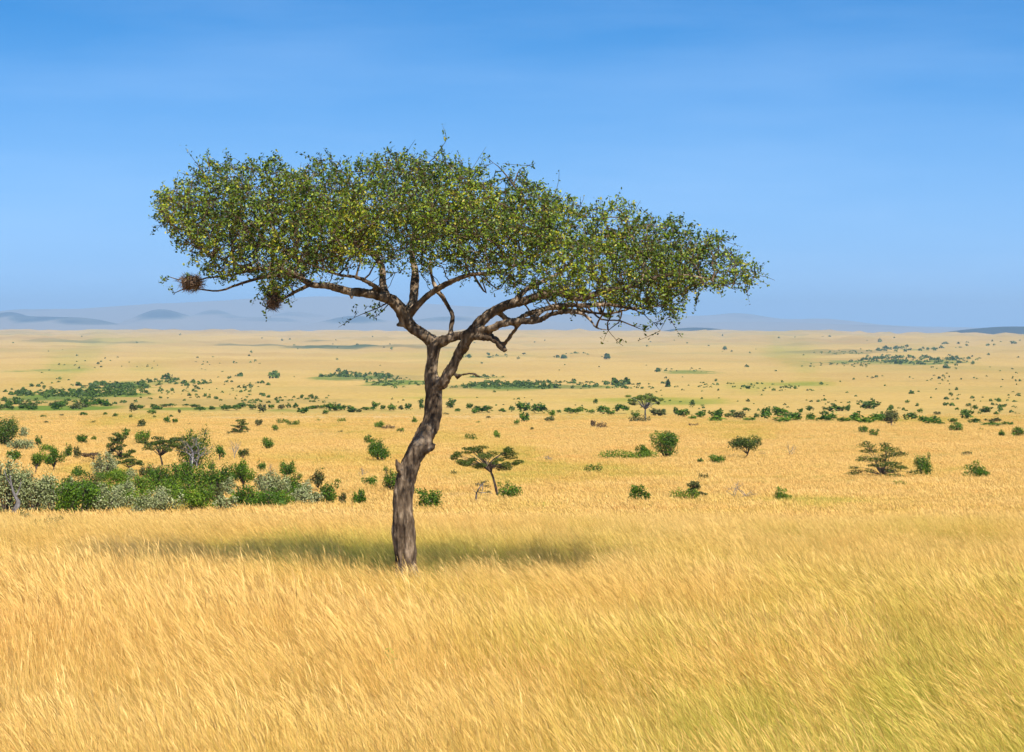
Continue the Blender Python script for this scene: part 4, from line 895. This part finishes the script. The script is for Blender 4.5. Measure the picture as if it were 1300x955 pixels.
BELT = {
 'olive': [(867, 530, 16, 10, g_), (890, 530, 18, 10, g_), (909, 532, 20, 14, g_), (908, 536, 22, 8, b_), (938, 533, 16, 10, o_), (951, 536, 18, 6, b_), (972, 533, 16, 14, g_), (992, 531, 18, 12, g_), (994, 537, 20, 7, b_), (1011, 535, 18, 14, g_), (1029, 535, 14, 9, g_), (1045, 535, 20, 9, g_), (1055, 536, 14, 12, g_), (1086, 535, 18, 14, g_), (1073, 537, 18, 6, b_), (1097, 539, 24, 9, b_), (1110, 538, 20, 11, g_), (1120, 536, 16, 12, g_), (1155, 537, 18, 12, f_), (1172, 537, 14, 8, g_), (1183, 540, 24, 11, g_), (1195, 541, 12, 5, g_), (1227, 534, 16, 12, f_), (1237, 540, 16, 8, f_), (1261, 537, 22, 7, o_), (1260, 542, 28, 6, g_), (925, 531, 14, 7, f_), (960, 531, 10, 6, f_), (1002, 533, 14, 9, f_), (1280, 541, 16, 5, g_), (1210, 538, 12, 6, f_), (880, 533, 14, 6, b_)],
 'back': [(879, 517, 8, 8, f_), (1028, 525, 10, 9, f_), (1058, 522, 24, 8, f_), (1075, 522, 9, 9, g_), (1104, 520, 30, 9, f_), (1237, 523, 8, 8, f_), (1251, 524, 16, 8, f_), (1215, 522, 6, 4, g_), (1046, 527, 12, 6, f_), (948, 524, 10, 6, f_), (985, 524, 14, 6, f_), (1016, 523, 8, 5, g_), (930, 525, 8, 4, f_), (1168, 524, 8, 5, g_), (1190, 527, 10, 4, o_), (1265, 527, 8, 5, g_), (1129, 527, 10, 5, f_), (1230, 516, 8, 4, f_), (1152, 512, 6, 4, g_)],
 'pale': [(603, 525, 10, 6, g_), (612, 524, 26, 8, g_), (638, 523, 11, 5, g_), (650, 523, 7, 8, f_), (665, 523, 20, 11, g_), (666, 537, 14, 12, g_), (656, 540, 7, 7, g_), (683, 525, 20, 11, g_), (690, 521, 12, 7, o_), (701, 529, 10, 8, b_), (698, 536, 12, 7, o_), (709, 524, 6, 4, g_), (722, 525, 14, 7, g_), (739, 526, 14, 8, b_), (730, 525, 16, 5, g_), (751, 525, 10, 5, g_), (766, 526, 16, 10, g_), (788, 525, 20, 10, g_), (756, 516, 6, 9, f_), (836, 529, 22, 9, o_), (860, 528, 10, 6, g_), (858, 526, 8, 9, f_), (776, 527, 12, 5, g_), (842, 525, 8, 5, f_)],
 'trunk': [(307, 517, 14, 6, f_), (321, 520, 12, 6, f_), (333, 524, 12, 10, o_), (357, 520, 9, 6, o_), (366, 518, 8, 6, f_), (375, 518, 8, 7, g_), (384, 525, 16, 7, g_), (398, 519, 20, 5, g_), (410, 519, 12, 5, g_), (424, 522, 22, 9, g_), (414, 526, 8, 6, g_), (434, 521, 12, 6, g_), (446, 524, 16, 10, g_), (456, 524, 9, 6, o_), (477, 518, 12, 9, g_), (474, 522, 8, 5, g_), (486, 521, 8, 6, g_), (498, 522, 12, 8, b_), (509, 520, 9, 6, o_), (518, 521, 10, 8, g_), (534, 515, 7, 9, f_), (535, 522, 7, 9, g_), (572, 518, 13, 12, f_), (581, 523, 8, 4, g_), (596, 520, 10, 7, g_), (566, 527, 8, 3, o_), (465, 521, 12, 4, g_), (344, 519, 12, 5, g_), (395, 508, 6, 7, f_), (383, 506, 5, 5, f_)],
 'wide': [(71, 521, 14, 9, g_), (169, 526, 10, 12, o_), (105, 529, 14, 5, g_), (193, 526, 11, 6, g_), (256, 523, 9, 6, g_), (269, 520, 12, 5, g_), (286, 519, 14, 5, g_)],
 'slope': [(147, 530, 7, 6, g_), (211, 538, 9, 10, g_), (222, 538, 10, 6, g_), (217, 530, 7, 4, g_), (160, 550, 10, 6, g_), (180, 543, 12, 9, o_), (118, 538, 9, 4, o_), (133, 528, 7, 4, g_), (55, 530, 8, 3, g_), (78, 529, 8, 3, o_), (58, 538, 7, 3, o_), (166, 531, 5, 4, f_), (228, 525, 5, 5, o_), (240, 540, 5, 3, o_), (196, 531, 4, 3, g_), (119, 561, 8, 6, b_), (160, 556, 9, 8, g_), (313, 563, 5, 3, g_), (290, 552, 6, 4, o_), (263, 568, 5, 3, g_)],
 'tuft': [(576, 604, 7, 7, o_), (408, 598, 9, 4, g_), (404, 536, 6, 4, b_), (433, 549, 7, 3, o_), (620, 531, 8, 3, o_), (607, 538, 7, 3, g_), (675, 548, 5, 5, o_), (1060, 544, 8, 3, o_), (1245, 547, 7, 4, g_), (1030, 636, 5, 4, o_), (768, 578, 4, 3, g_), (1060, 600, 6, 3, o_), (720, 624, 5, 5, o_)]}
ck = random.Random(77)
for q in range(26): BELT['wide'].append((ck.uniform(0, 140), ck.uniform(515, 521), ck.uniform(8, 17), ck.uniform(4, 8), ck.choice((g_, g_, f_, o_))))
for q in range(16): BELT['wide'].append((ck.uniform(165, 330), ck.uniform(516, 521), ck.uniform(6, 15), ck.uniform(3, 6.5), ck.choice((g_, f_))))
for kq, lst in BELT.items():
    for x, y, w, h, m_ in lst: small(x, y, w * 1.3, h * 1.2, m_, *LB[kq], ck)

# the countless bushes farther out, as one mass
def far_mass():
    r = np.random.default_rng(33); rows = []
    def band(x0, x1, y0, y1, n, w0, w1, cl=0):
        for q in range(n):
            x = r.uniform(x0, x1); y = r.uniform(y0, y1)
            if cl and fbm(np.array([[x / 38., y / 5., cl]]), 17, 2)[0] < .5: continue
            w = r.uniform(w0, w1) * (1 + (r.random() < .06) * .8); rows.append((x, y, w, w * r.uniform(.38, .8)))
    def knot(x0, x1, y0, y1, n, per, sx, w0, w1):                    # bushes in straggling knots
        for q in range(int(n * 1.35)):
            cx, cy = r.uniform(x0, x1), r.uniform(y0, y1)
            for _ in range(r.integers(2, per)):
                w = r.uniform(w0, w1); rows.append((cx + r.normal(0, sx), cy + r.normal(0, 1.0), w, w * r.uniform(.32, .7)))
    knot(20, 185, 497, 504, 34, 9, 8, 3, 9); knot(110, 185, 488, 495, 18, 9, 7, 3, 9); knot(0, 330, 480, 512, 26, 6, 9, 2, 6); knot(0, 140, 508, 514, 16, 7, 8, 3, 8); knot(180, 330, 488, 500, 12, 6, 8, 2, 6); knot(185, 265, 482, 488, 10, 7, 7, 2.5, 7)
    knot(410, 500, 473, 480, 12, 8, 7, 2.5, 7); knot(470, 545, 481, 491, 12, 8, 7, 2, 6); knot(590, 705, 485, 493, 40, 9, 7, 2.5, 7); knot(700, 800, 485, 493, 16, 7, 7, 2.5, 7); knot(800, 930, 487, 493, 8, 5, 8, 2, 5); knot(310, 420, 500, 512, 12, 6, 9, 2.5, 6)
    knot(1075, 1230, 453, 462, 34, 9, 9, 2, 6); knot(1040, 1100, 460, 465, 8, 6, 9, 1.5, 4); knot(1110, 1185, 442, 446, 8, 9, 7, 2, 6); knot(1030, 1130, 446, 449, 5, 9, 9, 1.5, 4); knot(560, 740, 449, 456, 8, 5, 8, 2, 6); knot(935, 1060, 488, 496, 10, 5, 9, 2, 6); knot(1060, 1300, 478, 488, 8, 4, 8, 2, 5); knot(1200, 1300, 500, 528, 14, 5, 9, 2.5, 7); knot(880, 1200, 508, 524, 14, 4, 10, 2, 6); knot(620, 860, 508, 518, 6, 4, 8, 2, 5); knot(30, 330, 458, 472, 10, 4, 10, 1.5, 4)
    knot(840, 890, 469, 473, 5, 6, 8, 1.5, 4); knot(600, 640, 478, 480, 5, 8, 6, 2, 6)
    band(1180, 1300, 432, 480, 26, 2, 5); band(0, 330, 450, 480, 14, 1.5, 4); band(300, 1300, 428, 480, 36, 1.4, 3.6); band(820, 1300, 476, 512, 26, 2, 5); band(0, 1300, 424, 446, 34, 1.2, 3.2); band(0, 1300, 494, 512, 30, 1.5, 4.5)
    for x, y, w, h in ((835, 472, 7, 5), (780, 488, 9, 9), (795, 488, 10, 9), (848, 491, 6, 9), (212, 482, 18, 8), (305, 478, 8, 6), (348, 480, 16, 9), (436, 478, 16, 8), (716, 455, 9, 5), (771, 455, 9, 6), (1117, 433, 5, 5), (1200, 437, 10, 3), (1045, 429, 6, 4), (1053, 428, 4, 3), (948, 466, 6, 3), (1287, 436, 9, 3), (1140, 462, 10, 6)): rows.append((x, y, w, h))
    vs, n0 = [], 0; ts = []; fs = []
    for x, y, w, h in rows:
        p = ground(x, y); mpp = p[1] / F; w_, h_ = w * mpp, h * mpp; n = int(np.clip(w * h * 1.6, 12, 70)); d = r.normal(size=(n, 3)); d /= np.linalg.norm(d, axis=1)[:, None]; d[:, 2] = np.abs(d[:, 2])
        c = p + d * np.array([w_ * .5, w_ * .5, h_]) * r.uniform(.3, 1, n)[:, None] ** .5
        v, f = leaf_quads(c, d + r.normal(size=(n, 3)) * .6, .42 * h_ + .9 * mpp, .34 * h_ + .7 * mpp); vs.append(v); fs.append(f + n0); n0 += len(v)
        ts.append(np.repeat(np.clip(r.normal(r.uniform(.25, .65), .2, n), 0, 1), 4))
    tag(put('distant_scrub', mesh('distant_scrub', np.concatenate(vs), np.concatenate(fs), [M['far']], {'tone': np.concatenate(ts)})), 'countless far green bushes strewn in bands over the valley plain', 'scrub', kind='stuff')
    print('far bushes', len(rows))
far_mass()

# ------------------------------------------------------------------ leafy weeds in the foreground grass
def weed(px, py, hpx, n, label, mat_='bright'):
    p = ground(px, py); mpp = p[1] / F; h = hpx * mpp; root = bpy.data.objects.new('weed', None); COL.objects.link(root); root.location = p; tag(root, label, 'plant')
    t = Tubes(); c = catmull([(0, 0, -.05), (.02, -.02, h * .5), (-.02, -.03, h)], .05); t.add(c, np.linspace(.008, .004, len(c)), 5, False); put('stem', t.mesh('stem', [M[mat_ + '_stem']]), root)
    C, Nn = [], []
    for q in range(n):
        f = .30 + .70 * q / n; a = q * 2.4; C.append(np.array([math.cos(a) * .055, math.sin(a) * .055 - .03 * f, h * f])); Nn.append(np.array([math.cos(a) * .5, -.5, .8]) + rng.normal(size=3) * .3)
    v, f = leaf_quads(np.array(C), np.array(Nn), .11, .045); put('foliage', mesh('foliage', v, f, [M[mat_]], {'tone': np.repeat(.5 + .5 * rng.random(n), 4)}), root)
def flat(name, col):
    m, N, L = mat(name); pb = N.new('ShaderNodeBsdfPrincipled'); pb.inputs['Roughness'].default_value = .6; g = N.new('ShaderNodeNewGeometry')
    L.new(ramp(N, L, noise(N, L, 20, g.outputs['Position']), [(.3, tuple(x * .7 for x in col)), (.7, col)]), pb.inputs['Base Color']); o = N.new('ShaderNodeOutputMaterial'); L.new(pb.outputs[0], o.inputs[0]); return m
M['bright_stem'] = flat('weed_stem', (.12, .20, .03)); M['olive_stem'] = flat('herb_stem', (.16, .15, .05))
weed(495, 902, 80, 34, 'slender bright green leafy weed standing in the golden foreground grass')
weed(443, 870, 44, 14, 'paler green weed half sunk in the foreground grass', 'olive')
weed(690, 655, 18, 12, 'small yellow-green weed in the grass beyond the tree shadow')
weed(1213, 756, 34, 14, 'olive leafy weed in the foreground grass past the tree shadow', 'olive')
